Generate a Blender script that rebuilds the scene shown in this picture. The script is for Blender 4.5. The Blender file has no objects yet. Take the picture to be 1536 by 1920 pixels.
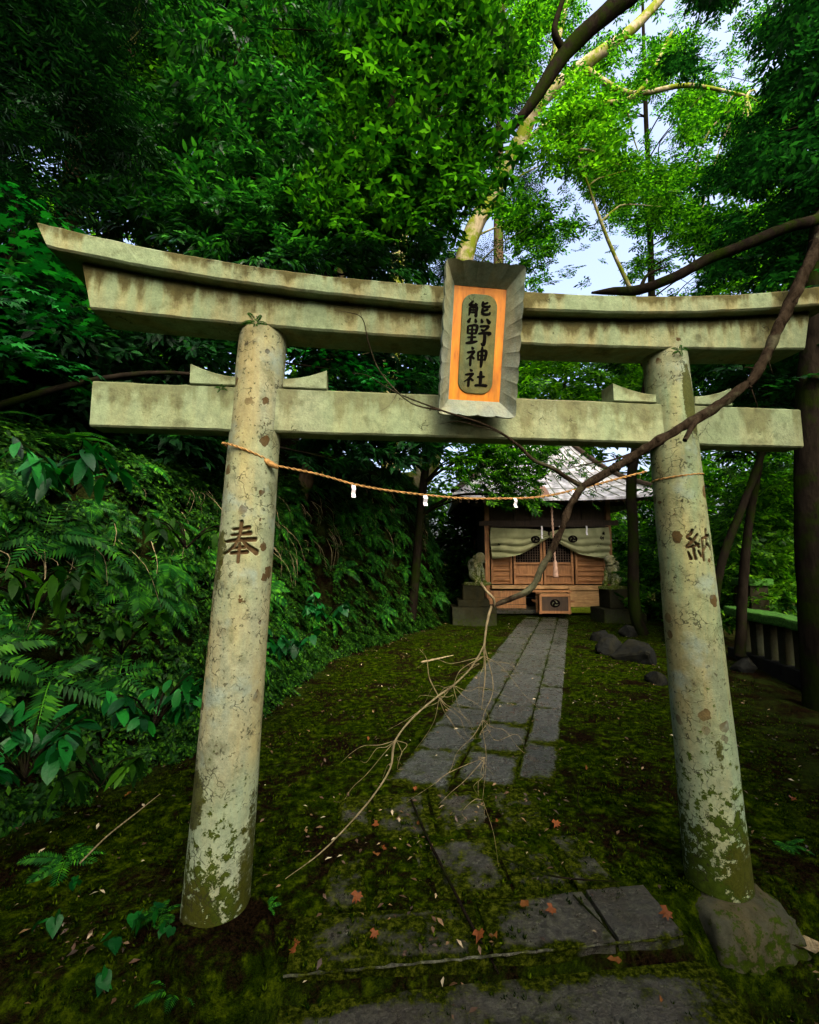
import bpy, bmesh, math, random
import numpy as np
from mathutils import Vector, Matrix, noise
random.seed(7); RNG = np.random.default_rng(11)
C = bpy.context.scene.collection
S = bpy.context.scene
# ------------------------------------------------------------------ camera, world, sun, exposure
F = 850.0; PSI = math.radians(6.4); TH = math.radians(5.84); H = 1.5
cam = bpy.data.objects.new('camera', bpy.data.cameras.new('camera')); C.objects.link(cam)
cam.data.sensor_fit = 'VERTICAL'; cam.data.sensor_height = 36; cam.data.sensor_width = 28.8
cam.data.lens = F / 1920 * 36; cam.data.clip_start = 0.05; cam.data.clip_end = 800
cam.location = (0, 0, H); cam.rotation_euler = (math.radians(90) + TH, 0, -PSI)
S.camera = cam
SUN_EL, SUN_AZ = math.radians(47), math.radians(12)      # azimuth: where the sun stands, measured from behind the camera
w = bpy.data.worlds.new('World'); S.world = w; w.use_nodes = True
nt = w.node_tree; bg = nt.nodes['Background']
sky = nt.nodes.new('ShaderNodeTexSky'); sky.sky_type = 'NISHITA'; sky.sun_disc = False
sky.air_density = 0.75; sky.dust_density = 10.0; sky.ozone_density = 0.0
nt.links.new(sky.outputs[0], bg.inputs[0]); bg.inputs[1].default_value = 0.15
sun = bpy.data.objects.new('sun', bpy.data.lights.new('sun', 'SUN')); C.objects.link(sun)
sun.data.energy = 0.34; sun.data.angle = math.radians(25); sun.data.color = (1, 0.92, 0.70)
sd = Vector((math.sin(SUN_AZ) * math.cos(SUN_EL), -math.cos(SUN_AZ) * math.cos(SUN_EL), math.sin(SUN_EL)))
sun.rotation_euler = sd.to_track_quat('Z', 'Y').to_euler()
sky.sun_elevation = SUN_EL; sky.sun_rotation = math.atan2(sd.x, sd.y)
S.view_settings.view_transform = 'Standard'; S.view_settings.look = 'None'
S.view_settings.exposure = 2.42; S.view_settings.gamma = 1
S.cycles.max_bounces = 6; S.cycles.diffuse_bounces = 3; S.cycles.transmission_bounces = 4
S.cycles.transparent_max_bounces = 4; S.cycles.use_denoising = True; S.cycles.caustics_reflective = False

# ------------------------------------------------------------------ measuring helpers
_fw = Vector((math.sin(PSI) * math.cos(TH), math.cos(PSI) * math.cos(TH), math.sin(TH)))
_rt = Vector((math.cos(PSI), -math.sin(PSI), 0)); _up = _rt.cross(_fw)
def ray(x, y): return _fw + _rt * ((x - 768) / F) + _up * ((960 - y) / F)
def at(x, y, Y): d = ray(x, y); return Vector((0, 0, H)) + d * (Y / d.y)
def atz(x, y, Z=0.0): d = ray(x, y); return Vector((0, 0, H)) + d * ((Z - H) / d.z)
def proj(p):
    q = Vector(p) - Vector((0, 0, H)); z = q.dot(_fw)
    return 768 + F * q.dot(_rt) / z, 960 - F * q.dot(_up) / z

def tag(o, label=None, cat=None, group=None, kind=None):
    if label: o['label'] = label
    if cat: o['category'] = cat
    if group: o['group'] = group
    if kind: o['kind'] = kind
    return o
def thing(name, label, cat, loc=(0, 0, 0), rz=0, group=None):
    o = bpy.data.objects.new(name, None); C.objects.link(o); o.empty_display_size = .1
    o.location = loc; o.rotation_euler = (0, 0, rz)
    return tag(o, label, cat, group)
def link(name, me, mat, parent=None):
    o = bpy.data.objects.new(name, me); C.objects.link(o)
    if mat: me.materials.append(mat)
    if parent:
        o.parent = parent
    return o
def world_child(name, me, mat, parent):
    """the mesh is in world coordinates; keep it there under a moved parent"""
    M = Matrix.LocRotScale(parent.location, parent.rotation_euler, None).inverted()
    me.transform(M)
    return link(name, me, mat, parent)
def copy_tree(o, parent=None):
    c = o.copy(); C.objects.link(c); c.parent = parent
    for ch in o.children: copy_tree(ch, c)
    return c

# ------------------------------------------------------------------ mesh helpers
def np_mesh(name, V, Fc, smooth=False):
    me = bpy.data.meshes.new(name); n = Fc.shape[1]
    me.vertices.add(len(V)); me.vertices.foreach_set('co', np.ascontiguousarray(V, dtype=np.float32).ravel())
    me.loops.add(Fc.size); me.loops.foreach_set('vertex_index', np.ascontiguousarray(Fc, dtype=np.int32).ravel())
    me.polygons.add(len(Fc)); me.polygons.foreach_set('loop_start', np.arange(0, Fc.size, n, dtype=np.int32))
    me.polygons.foreach_set('loop_total', np.full(len(Fc), n, dtype=np.int32))
    if smooth: me.polygons.foreach_set('use_smooth', np.ones(len(Fc), dtype=bool))
    me.update(calc_edges=True); return me
def bm_mesh(name, bm, smooth=False):
    me = bpy.data.meshes.new(name); bmesh.ops.recalc_face_normals(bm, faces=bm.faces)
    bm.to_mesh(me); bm.free()
    if smooth: me.polygons.foreach_set('use_smooth', [True] * len(me.polygons))
    return me
def box(bm, cx, cy, cz, sx, sy, sz, rz=0, bev=0.0, rx=0, ry=0):
    r = bmesh.ops.create_cube(bm, size=1)
    M = Matrix.Translation((cx, cy, cz)) @ Matrix.Rotation(rz, 4, 'Z') @ Matrix.Rotation(ry, 4, 'Y') @ Matrix.Rotation(rx, 4, 'X') @ Matrix.Diagonal((sx, sy, sz, 1))
    bmesh.ops.transform(bm, matrix=M, verts=r['verts'])
    if bev: 
        es = list({e for v in r['verts'] for e in v.link_edges})
        bmesh.ops.bevel(bm, geom=es, offset=bev, segments=2, affect='EDGES', profile=.6)
def cyl(bm, cx, cy, z0, z1, r0, r1, n=16):
    r = bmesh.ops.create_cone(bm, cap_ends=True, segments=n, radius1=r0, radius2=r1, depth=z1 - z0)
    bmesh.ops.translate(bm, verts=r['verts'], vec=(cx, cy, (z0 + z1) / 2))
def catmull(P, n):
    P = [Vector(p) for p in P]; Q = [P[0] * 2 - P[1]] + P + [P[-1] * 2 - P[-2]]; out = []
    for i in range(1, len(Q) - 2):
        for k in range(n):
            t = k / n; a, b, c, d = Q[i - 1], Q[i], Q[i + 1], Q[i + 2]
            out.append(.5 * ((2 * b) + (-a + c) * t + (2 * a - 5 * b + 4 * c - d) * t * t + (-a + 3 * b - 3 * c + d) * t ** 3))
    out.append(P[-1]); return out
def tube_arrays(P, R, seg=8, rough=0.0, n=5, seed=0, sm=True):
    """a tapered tube along a smoothed path; P points, R radii -> (V, quads)"""
    if sm:
        L = catmull(P, n); m = len(P) - 1
        rr = [R[min(int(i / n), m)] * (1 - (i / n) % 1) + R[min(int(i / n) + 1, m)] * ((i / n) % 1) for i in range(len(L))]
    else: L = [Vector(p) for p in P]; rr = list(R)
    V = []; up = Vector((0.13, 0.31, 1)).normalized(); prev = None
    for i, p in enumerate(L):
        t = (L[min(i + 1, len(L) - 1)] - L[max(i - 1, 0)]).normalized()
        if prev is None: a = t.orthogonal().normalized()
        else: a = (prev - t * prev.dot(t)).normalized()
        prev = a; b = t.cross(a)
        for k in range(seg):
            an = 2 * math.pi * k / seg; d = a * math.cos(an) + b * math.sin(an); r = rr[i]
            if rough: r *= 1 + rough * noise.noise(p * (0.6 / max(rr[0], .02)) + d * 1.3 + Vector((seed, 0, 0)))
            V.append(p + d * r)
    V.append(L[0]); V.append(L[-1])
    Fq = []
    for i in range(len(L) - 1):
        for k in range(seg):
            k2 = (k + 1) % seg; Fq.append((i * seg + k, i * seg + k2, (i + 1) * seg + k2, (i + 1) * seg + k))
    return np.array([tuple(v) for v in V], dtype=np.float32), np.array(Fq, dtype=np.int32)
def join(parts):
    Vs = []; Fs = []; o = 0
    for V, Fc in parts: Vs.append(V); Fs.append(Fc + o); o += len(V)
    return np.concatenate(Vs), np.concatenate(Fs)
def tubes(name, lst, smooth=True):
    V, Fc = join([tube_arrays(*a[:2], **(a[2] if len(a) > 2 else {})) for a in lst]); return np_mesh(name, V, Fc, smooth)
def rotmats(n, tilt=0.35, yaw=None, up=None):
    """frames whose z axis tips away from vertical by about tilt"""
    yaw = RNG.uniform(0, 2 * np.pi, n) if yaw is None else yaw
    z = np.stack([RNG.normal(0, tilt, n), RNG.normal(0, tilt, n), np.ones(n)], 1)
    if up is not None: z = z + up
    z /= np.linalg.norm(z, axis=1, keepdims=True)
    x = np.stack([np.cos(yaw), np.sin(yaw), np.zeros(n)], 1); x -= z * (x * z).sum(1, keepdims=True); x /= np.linalg.norm(x, axis=1, keepdims=True)
    y = np.cross(z, x); return np.stack([x, y, z], 2)
def scatter(T, pos, rot, sc):
    V, Fc = T; n = len(pos)
    W = np.einsum('nij,vj->nvi', rot, V) * np.asarray(sc).reshape(-1, 1, 1) + np.asarray(pos)[:, None, :]
    Fa = Fc[None] + (np.arange(n) * len(V))[:, None, None]
    return W.reshape(-1, 3).astype(np.float32), Fa.reshape(-1, Fc.shape[1]).astype(np.int32)

# ------------------------------------------------------------------ leaf templates (triangles)
def leaf(L=1., W=.4, fold=.12, droop=.12, n=1, wide=.45):
    V = [(0, 0, 0)]; Fc = []
    ts = np.linspace(0, 1, n + 2)[1:-1] if n > 1 else [wide]
    for t in ts:
        wd = W * .5 * math.sin(math.pi * t ** (.75 if wide < .5 else 1)) ** .8; z = -droop * t * t
        V += [(t * L, -wd, z + fold * wd), (t * L, 0, z), (t * L, wd, z + fold * wd)]
    V.append((L, 0, -droop)); e = len(V) - 1
    Fc += [(0, 1, 2), (0, 2, 3)]
    for i in range(len(ts) - 1):
        a = 1 + 3 * i; b = a + 3
        Fc += [(a, b, b + 1), (a, b + 1, a + 1), (a + 1, b + 1, b + 2), (a + 1, b + 2, a + 2)]
    a = 1 + 3 * (len(ts) - 1); Fc += [(a, e, a + 1), (a + 1, e, a + 2)]
    return np.array(V, dtype=np.float64), np.array(Fc)
def place(T, p, yaw, tilt=0, roll=0, s=1.):
    M = np.array(Matrix.Rotation(yaw, 3, 'Z') @ Matrix.Rotation(tilt, 3, 'Y') @ Matrix.Rotation(roll, 3, 'X')) * s
    return T[0] @ M.T + np.array(p), T[1]
def spray(n=13, lf=None, size=.26, spread=60, seed=1, bend=.2):
    r = random.Random(seed); lf = lf or leaf(); P = []
    for i in range(n):
        t = (i + 1) / n; side = 1 if i % 2 else -1
        if i == n - 1: side = 0
        P.append(place(lf, (t * .8, .1 * math.sin(t * 3 + seed) * bend, -bend * t * t * .5), side * math.radians(spread * r.uniform(.75, 1.2)) + r.uniform(-.15, .15), r.uniform(-.15, .4), r.uniform(-.5, .5), size * r.uniform(.75, 1.15)))
    for sgn in (1, -1):                                    # side twigs
        for j in range(3):
            t = .25 + .2 * j; y0 = math.radians(50) * sgn
            for k in range(4):
                d = .12 + .1 * k
                P.append(place(lf, (t * .8 + d * math.cos(y0), d * math.sin(y0), -bend * .3 * d), y0 + r.uniform(-1, 1), r.uniform(-.1, .4), r.uniform(-.5, .5), size * r.uniform(.7, 1.1)))
    return join(P)
def whorl(seed=1, n=6, tilt=.25, lf=None):
    r = random.Random(seed); lf = lf or leaf(1, .42, .15, .15, 2); P = []
    for i in range(n): P.append(place(lf, (0, 0, 0), 2 * math.pi * i / n + r.uniform(-.3, .3), r.uniform(0, .35) * (tilt * 4), r.uniform(-.2, .2), r.uniform(.75, 1.1)))
    return join(P)
def whorl_spray(seed=1):
    r = random.Random(seed); P = []
    for i in range(9):
        a = r.uniform(-.9, .9); d = r.uniform(.15, 1)
        P.append(place(whorl(seed + i, r.choice([5, 6, 7]), .2), (d * math.cos(a) * .9, d * math.sin(a), r.uniform(-.06, .06)), r.uniform(0, 6), 0, 0, .2))
    return join(P)
def maple():
    V = [(0, 0, 0)]; Fc = []; lobes = [(-2.2, .5), (-1.25, .85), (-.6, 1.0), (0, 1.1), (.6, 1.0), (1.25, .85), (2.2, .5)]
    ring = []
    for i, (a, l) in enumerate(lobes):
        ring.append((l * math.cos(a) * .5 + .15, l * math.sin(a) * .5, -.06 * l))
        if i < 6: b = (a + lobes[i + 1][0]) / 2; ring.append((.24 * math.cos(b) + .15, .24 * math.sin(b), .02))
    V = [(0.12, 0, 0)] + ring; Fc = [(0, i, i + 1) for i in range(1, len(ring))]
    return np.array(V), np.array(Fc)
def maple_spray(seed=1):
    r = random.Random(seed); P = []; m = maple()
    for i in range(16):
        t = i / 15; s = 1 if i % 2 else -1; d = r.uniform(.05, .45) * s * (1 - .5 * t)
        P.append(place(m, (t * .95, d, -.12 * t + r.uniform(-.03, .03)), (1 if s > 0 else -1) * r.uniform(.3, 1.2), r.uniform(-.1, .5), r.uniform(-.4, .4), r.uniform(.2, .3)))
    return join(P)
def needle_spray(seed=1):
    r = random.Random(seed); P = []; lf = leaf(1, .2, .1, .1, 1)
    for k in range(5):
        y0 = (k - 2) * .42; 
        for i in range(9):
            t = .1 + i / 9 * (1 - .12 * abs(k - 2)); 
            for sgn in (1, -1): P.append(place(lf, (t * math.cos(y0), t * math.sin(y0), -.25 * t * t), y0 + sgn * .8, r.uniform(0, .5), 0, .17))
    return join(P)
def frond(seed=1, n=17, L=1., W=.2, droop=.45):
    r = random.Random(seed); P = []; lf = leaf(1, .30, .05, .1, 1, .3)
    for i in range(n):
        t = .1 + .9 * i / (n - 1); x = L * (t - .12 * t ** 3); z = .28 * t - droop * t * t
        sl = math.atan2(-(.28 - 2 * droop * t), 1)
        l = W * math.sin(math.pi * min(1, t * .82 + .14)) ** .7 + .02
        for s in (1, -1): P.append(place(lf, (x, 0, z), s * math.radians(72 - 22 * t), sl * .4 + .12, 0, l * r.uniform(.9, 1.1)))
    V = []; Fc = []
    for i in range(6):
        t = i / 5; V += [(L * (t - .12 * t ** 3), -.006 * (1.3 - t), .28 * t - droop * t * t), (L * (t - .12 * t ** 3), .006 * (1.3 - t), .28 * t - droop * t * t)]
        if i: a = 2 * i - 2; Fc += [(a, a + 2, a + 1), (a + 1, a + 2, a + 3)]
    P.append((np.array(V), np.array(Fc))); return join(P)
def fern(seed=1, n=9):
    r = random.Random(seed); P = []
    for i in range(n): P.append(place(frond(seed * 10 + i, r.choice([14, 17, 19]), 1, r.uniform(.17, .24), r.uniform(.35, .6)), (0, 0, 0), 2 * math.pi * i / n + r.uniform(-.4, .4), r.uniform(-.35, .15), r.uniform(-.2, .2), r.uniform(.7, 1.1)))
    return join(P)
def heart():
    V = [(0, 0, 0)] + [(x, y, .12 * abs(y) - .1 * x * x) for x, y in [(-.12, .16), (-.05, .36), (.15, .45), (.45, .36), (.75, .16), (1, 0), (.75, -.16), (.45, -.36), (.15, -.45), (-.05, -.36), (-.12, -.16)]]
    return np.array(V), np.array([(0, i, i + 1) for i in range(1, 11)])

# ------------------------------------------------------------------ materials
def newmat(name):
    m = bpy.data.materials.new(name); m.use_nodes = True; n = m.node_tree.nodes; n.clear()
    return m, m.node_tree, n
def N(nt, t, **k):
    n = nt.nodes.new(t)
    for a, b in k.items():
        if a == 'inp':
            for i, v in b.items(): n.inputs[i].default_value = v
        else: setattr(n, a, b)
    return n
def ramp(nt, src, stops, interp='LINEAR'):
    r = nt.nodes.new('ShaderNodeValToRGB'); r.color_ramp.interpolation = interp; el = r.color_ramp.elements
    while len(el) > 1: el.remove(el[-1])
    for i, (p, c) in enumerate(stops):
        e = el[0] if i == 0 else el.new(p)
        e.position = p; e.color = (*c, 1) if len(c) == 3 else c
    nt.links.new(src, r.inputs[0]); return r.outputs[0]
def mix(nt, fac, a, b, mode='MIX'):
    m = nt.nodes.new('ShaderNodeMix'); m.data_type = 'RGBA'; m.blend_type = mode
    for s, v in ((0, fac), (6, a), (7, b)):
        if hasattr(v, 'links') or isinstance(v, bpy.types.NodeSocket): nt.links.new(v, m.inputs[s])
        else: m.inputs[s].default_value = v if s == 0 else (*v, 1)
    return m.outputs[2]
def math_(nt, op, a, b=0.5, c=None, clamp=False):
    m = nt.nodes.new('ShaderNodeMath'); m.operation = op; m.use_clamp = clamp
    for i, v in enumerate((a, b, c)):
        if v is None: continue
        if isinstance(v, bpy.types.NodeSocket): nt.links.new(v, m.inputs[i])
        else: m.inputs[i].default_value = v
    return m.outputs[0]
def noise_tex(nt, scale, detail=4, rough=.6, co=None, dist=0, stretch=None):
    t = nt.nodes.new('ShaderNodeTexNoise'); t.inputs['Scale'].default_value = scale; t.inputs['Detail'].default_value = detail
    t.inputs['Roughness'].default_value = rough; t.inputs['Distortion'].default_value = dist
    if co is None: co = coords(nt)
    if stretch:
        mp = nt.nodes.new('ShaderNodeMapping'); mp.inputs['Scale'].default_value = stretch; nt.links.new(co, mp.inputs[0]); co = mp.outputs[0]
    nt.links.new(co, t.inputs['Vector']); return t.outputs['Fac']
def coords(nt): 
    g = nt.nodes.get('geo_pos')
    if not g: g = nt.nodes.new('ShaderNodeNewGeometry'); g.name = 'geo_pos'
    return g.outputs['Position']
def sep(nt, v):
    s = nt.nodes.new('ShaderNodeSeparateXYZ'); nt.links.new(v, s.inputs[0]); return s.outputs
def finish(nt, col, rough=.8, bump=None, bstr=.3, bdist=.01, spec=.4, coat=0):
    p = nt.nodes.new('ShaderNodeBsdfPrincipled'); o = nt.nodes.new('ShaderNodeOutputMaterial')
    if isinstance(col, bpy.types.NodeSocket): nt.links.new(col, p.inputs['Base Color'])
    else: p.inputs['Base Color'].default_value = (*col, 1)
    if isinstance(rough, bpy.types.NodeSocket): nt.links.new(rough, p.inputs['Roughness'])
    else: p.inputs['Roughness'].default_value = rough
    p.inputs['Specular IOR Level'].default_value = spec; p.inputs['Coat Weight'].default_value = coat
    if bump is not None:
        b = nt.nodes.new('ShaderNodeBump'); b.inputs['Strength'].default_value = bstr; b.inputs['Distance'].default_value = bdist
        nt.links.new(bump, b.inputs['Height']); nt.links.new(b.outputs[0], p.inputs['Normal'])
    nt.links.new(p.outputs[0], o.inputs[0]); return p
def leafmat(name, c1, c2, rough=.5, trans=.45, hot=None, spec=.07):
    m, nt, n = newmat(name)
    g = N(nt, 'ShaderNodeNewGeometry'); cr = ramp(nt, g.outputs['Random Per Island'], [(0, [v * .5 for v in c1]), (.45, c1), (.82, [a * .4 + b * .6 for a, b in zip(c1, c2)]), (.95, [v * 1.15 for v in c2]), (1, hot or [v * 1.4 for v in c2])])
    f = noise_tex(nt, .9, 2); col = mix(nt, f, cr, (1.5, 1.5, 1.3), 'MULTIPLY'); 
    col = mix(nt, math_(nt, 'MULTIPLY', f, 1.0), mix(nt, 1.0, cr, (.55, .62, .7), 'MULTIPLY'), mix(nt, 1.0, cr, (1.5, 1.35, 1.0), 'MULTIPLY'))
    p = N(nt, 'ShaderNodeBsdfPrincipled', inp={'Roughness': rough, 'Specular IOR Level': spec}); nt.links.new(col, p.inputs['Base Color'])
    bp = N(nt, 'ShaderNodeBump', inp={0: .35, 1: .01}); nt.links.new(noise_tex(nt, 60, 2), bp.inputs['Height']); nt.links.new(bp.outputs[0], p.inputs['Normal'])
    t = N(nt, 'ShaderNodeBsdfTranslucent'); nt.links.new(mix(nt, 1.0, col, (1.25, 1.5, .6), 'MULTIPLY'), t.inputs[0])
    x = N(nt, 'ShaderNodeMixShader', inp={0: trans}); nt.links.new(p.outputs[0], x.inputs[1]); nt.links.new(t.outputs[0], x.inputs[2])
    o = N(nt, 'ShaderNodeOutputMaterial'); nt.links.new(x.outputs[0], o.inputs[0]); return m
M = {}
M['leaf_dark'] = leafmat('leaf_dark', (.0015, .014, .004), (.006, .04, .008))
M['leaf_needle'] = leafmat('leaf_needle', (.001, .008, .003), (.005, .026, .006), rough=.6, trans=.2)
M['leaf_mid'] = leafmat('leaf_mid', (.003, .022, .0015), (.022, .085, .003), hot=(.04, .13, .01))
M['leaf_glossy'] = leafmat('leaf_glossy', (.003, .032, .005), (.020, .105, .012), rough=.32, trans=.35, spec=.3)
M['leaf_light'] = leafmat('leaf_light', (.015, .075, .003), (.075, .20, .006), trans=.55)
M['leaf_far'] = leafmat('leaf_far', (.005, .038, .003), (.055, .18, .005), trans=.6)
M['fern'] = leafmat('fern', (.006, .058, .008), (.036, .16, .008), rough=.45, trans=.3)
M['leaf_big'] = leafmat('leaf_big', (.001, .045, .008), (.006, .11, .012), rough=.45, trans=.25, spec=.2)
M['ivy'] = leafmat('ivy', (.004, .026, .003), (.026, .09, .004), rough=.5, trans=.2)
M['dry_leaf'] = leafmat('dry_leaf', (.05, .018, .006), (.26, .12, .03), rough=.55, trans=.15, hot=(.4, .28, .1))
M['red_leaf'] = leafmat('red_leaf', (.07, .022, .008), (.24, .085, .022), rough=.45, trans=.2)

def bark(name, c1, c2, moss=.0, mc=(.05, .09, .008), scale=14):
    m, nt, n = newmat(name); a = noise_tex(nt, scale, 6, .7, stretch=(1, 1, .35)); b = noise_tex(nt, 3.2, 5, .65)
    col = ramp(nt, a, [(.3, c1), (.7, c2)])
    if moss: col = mix(nt, ramp(nt, b, [(.55 - .25 * moss, (0, 0, 0)), (.68 - .25 * moss, (1, 1, 1))]), col, mc)
    finish(nt, col, .95, a, .9, .02, 0); return m
M['bark_dark'] = bark('bark_dark', (.003, .0025, .002), (.011, .009, .006), .3, (.006, .010, .0015))
M['bark_pale'] = bark('bark_pale', (.10, .085, .05), (.36, .31, .2), .55, (.10, .13, .012), 7)
M['bark_brown'] = bark('bark_brown', (.03, .022, .013), (.11, .075, .045), .3)
M['twig'] = bark('twig', (.08, .065, .035), (.36, .30, .17), 0, scale=60)
M['deadwood'] = bark('deadwood', (.005, .0035, .002), (.036, .027, .017), .12, (.075, .08, .045), 45)

def stonemat(name, base=(.30, .32, .22), yel=(.33, .27, .10), dark=(.06, .065, .03), mosslo=None, mossc=(.035, .05, .006), spots=True, streak=.5, char=None, green=.3, lich=.8, top=None):
    """weathered, lichen-stained dressed stone"""
    m, nt, n = newmat(name); P = coords(nt); x, y, z = sep(nt, P)
    fine = noise_tex(nt, 130, 3, .7); med = noise_tex(nt, 9, 6, .65); big = noise_tex(nt, 2.3, 4, .6)
    st = noise_tex(nt, 7, 5, .6, stretch=(1, 1, .16)); ed = noise_tex(nt, 26, 5, .75)
    col = ramp(nt, fine, [(.25, [c * .75 for c in base]), (.5, base), (.75, [c * 1.18 for c in base])])
    col = mix(nt, ramp(nt, big, [(.40, (0, 0, 0)), (.58, (green * 2, green * 2, green * 2))]), col, mix(nt, .6, col, (.16, .24, .12)))
    col = mix(nt, ramp(nt, st, [(.44, (0, 0, 0)), (.64, (streak * 1.6, streak * 1.6, streak * 1.6))]), col, mix(nt, .65, col, yel))
    col = mix(nt, ramp(nt, med, [(.54, (0, 0, 0)), (.70, (.7, .7, .7))]), col, dark)
    if spots:
        v = N(nt, 'ShaderNodeTexVoronoi', inp={'Scale': 13}); v.feature = 'F1'
        wob = N(nt, 'ShaderNodeVectorMath', operation='ADD'); nt.links.new(P, wob.inputs[0])
        nn = nt.nodes.new('ShaderNodeTexNoise'); nn.inputs['Scale'].default_value = 30; nt.links.new(P, nn.inputs['Vector'])
        sc = N(nt, 'ShaderNodeVectorMath', operation='SCALE', inp={'Scale': .035}); nt.links.new(nn.outputs['Color'], sc.inputs[0]); nt.links.new(sc.outputs[0], wob.inputs[1]); nt.links.new(wob.outputs[0], v.inputs['Vector'])
        szn = sep(nt, v.outputs['Color'])[0]
        thr = math_(nt, 'MULTIPLY', math_(nt, 'SUBTRACT', szn, .45, clamp=True), .75)
        sp = math_(nt, 'LESS_THAN', v.outputs['Distance'], thr)
        lo = math_(nt, 'MULTIPLY', sp, ramp(nt, noise_tex(nt, 2.1, 3), [(.42, (0, 0, 0)), (.50, (1, 1, 1))]))
        col = mix(nt, math_(nt, 'MULTIPLY', lo, .9), col, mix(nt, ed, (.018, .014, .004), (.085, .038, .010)))
        sm = ramp(nt, noise_tex(nt, 55, 3, .5), [(.63, (0, 0, 0)), (.66, (.8, .8, .8))]); col = mix(nt, sm, col, (.05, .05, .025))
        oc = ramp(nt, noise_tex(nt, 3.6, 5, .7, stretch=(1, 1, .3)), [(.54, (0, 0, 0)), (.66, (.5, .5, .5))]); col = mix(nt, oc, col, mix(nt, ed, (.11, .09, .03), (.21, .18, .08)))
        gr = ramp(nt, noise_tex(nt, 4.4, 4, .6), [(.56, (0, 0, 0)), (.66, (.6, .6, .6))]); col = mix(nt, gr, col, (.19, .26, .22))
    if mosslo is not None:                                  # moss climbing from the foot
        h = math_(nt, 'SUBTRACT', 1.0, math_(nt, 'DIVIDE', math_(nt, 'SUBTRACT', z, mosslo[0]), mosslo[1] - mosslo[0]), clamp=True)
        k = math_(nt, 'ADD', math_(nt, 'MULTIPLY', h, .55), math_(nt, 'MULTIPLY', med, .6))
        k = math_(nt, 'ADD', k, math_(nt, 'MULTIPLY', math_(nt, 'SUBTRACT', ed, .5), 1.3))
        mk = ramp(nt, k, [(.64, (0, 0, 0)), (.70, (1, 1, 1))])
        pale = ramp(nt, math_(nt, 'ADD', math_(nt, 'MULTIPLY', h, .45), math_(nt, 'MULTIPLY', big, .5)), [(.38, (0, 0, 0)), (.5, (lich,) * 3)])
        col = mix(nt, pale, col, mix(nt, .5, col, (.22, .31, .21)))
        col = mix(nt, mk, col, ramp(nt, ed, [(.3, [c * .6 for c in mossc]), (.7, [c * 2.0 for c in mossc])]))
    if top:                                                  # soot and algae run down from the upper edge
        at_ = N(nt, 'ShaderNodeAttribute', attribute_name='edge')
        k = math_(nt, 'ADD', math_(nt, 'MULTIPLY', at_.outputs['Fac'], .72), math_(nt, 'MULTIPLY', math_(nt, 'SUBTRACT', st, .5), 2.4))
        k = math_(nt, 'ADD', k, math_(nt, 'MULTIPLY', math_(nt, 'SUBTRACT', ed, .5), .6))
        col = mix(nt, ramp(nt, k, [(.36, (0, 0, 0)), (.62, (top,) * 3)]), col, mix(nt, ed, (.015, .016, .006), (.09, .08, .025)))
    if char:
        at_ = N(nt, 'ShaderNodeAttribute', attribute_name='carve')
        col = mix(nt, ramp(nt, at_.outputs['Fac'], [(.25, (0, 0, 0)), (.7, (.92, .92, .92))]), col, mix(nt, ed, (.02, .008, .004), (.10, .055, .02)))
        ms = N(nt, 'ShaderNodeAttribute', attribute_name='mossy')
        mm = math_(nt, 'ADD', ms.outputs['Fac'], math_(nt, 'MULTIPLY', math_(nt, 'SUBTRACT', ed, .5), 1.6))
        col = mix(nt, ramp(nt, mm, [(.5, (0, 0, 0)), (.6, (.9, .9, .9))]), col, mix(nt, fine, (.012, .018, .002), (.055, .058, .008)))
    ck = N(nt, 'ShaderNodeTexVoronoi', inp={'Scale': 16}); ck.feature = 'DISTANCE_TO_EDGE'
    cw = N(nt, 'ShaderNodeTexNoise', inp={'Scale': 22}); cv = N(nt, 'ShaderNodeVectorMath', operation='SCALE', inp={'Scale': .09}); nt.links.new(P, cw.inputs['Vector']); nt.links.new(cw.outputs['Color'], cv.inputs[0])
    ca = N(nt, 'ShaderNodeVectorMath', operation='ADD'); nt.links.new(P, ca.inputs[0]); nt.links.new(cv.outputs[0], ca.inputs[1]); nt.links.new(ca.outputs[0], ck.inputs['Vector'])
    cm = math_(nt, 'MULTIPLY', math_(nt, 'LESS_THAN', ck.outputs['Distance'], .035), ramp(nt, noise_tex(nt, 5.5, 4, .7), [((.50 if char else .60), (0, 0, 0)), ((.58 if char else .66), (.75, .75, .75))]))
    col = mix(nt, cm, col, (.02, .02, .01))
    col = mix(nt, 1.0, col, ramp(nt, noise_tex(nt, 17, 6, .75), [(.3, (.72, .72, .72)), (.7, (1.25, 1.25, 1.25))]), 'MULTIPLY')
    hgt = math_(nt, 'ADD', math_(nt, 'MULTIPLY', fine, .25), ed)
    finish(nt, col, .9, hgt, .6, .007, 0.04 if char or base[0] > .1 else 0); return m
M['stone_pillar'] = stonemat('stone_pillar', (.21, .235, .15), mosslo=(-.05, .95), mossc=(.020, .030, .003), char=True)
M['stone_pillar_green'] = stonemat('stone_pillar_green', (.155, .19, .115), mosslo=(-.05, 1.15), mossc=(.020, .034, .003), char=True, green=.45)
M['stone_beam'] = stonemat('stone_beam', (.165, .205, .115), yel=(.22, .185, .075), spots=False, streak=.7, top=.9)
M['stone_tie'] = stonemat('stone_tie', (.20, .24, .14), spots=False, streak=.2, green=.35, top=.5)
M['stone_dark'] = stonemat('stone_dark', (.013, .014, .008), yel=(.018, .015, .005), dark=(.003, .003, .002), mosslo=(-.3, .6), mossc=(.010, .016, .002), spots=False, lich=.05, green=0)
M['pedestal_stone'] = stonemat('pedestal_stone', (.030, .030, .019), yel=(.05, .038, .014), dark=(.006, .006, .003), mosslo=(-.40, .42), mossc=(.012, .020, .002), spots=False, lich=.06, green=.0)
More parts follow.
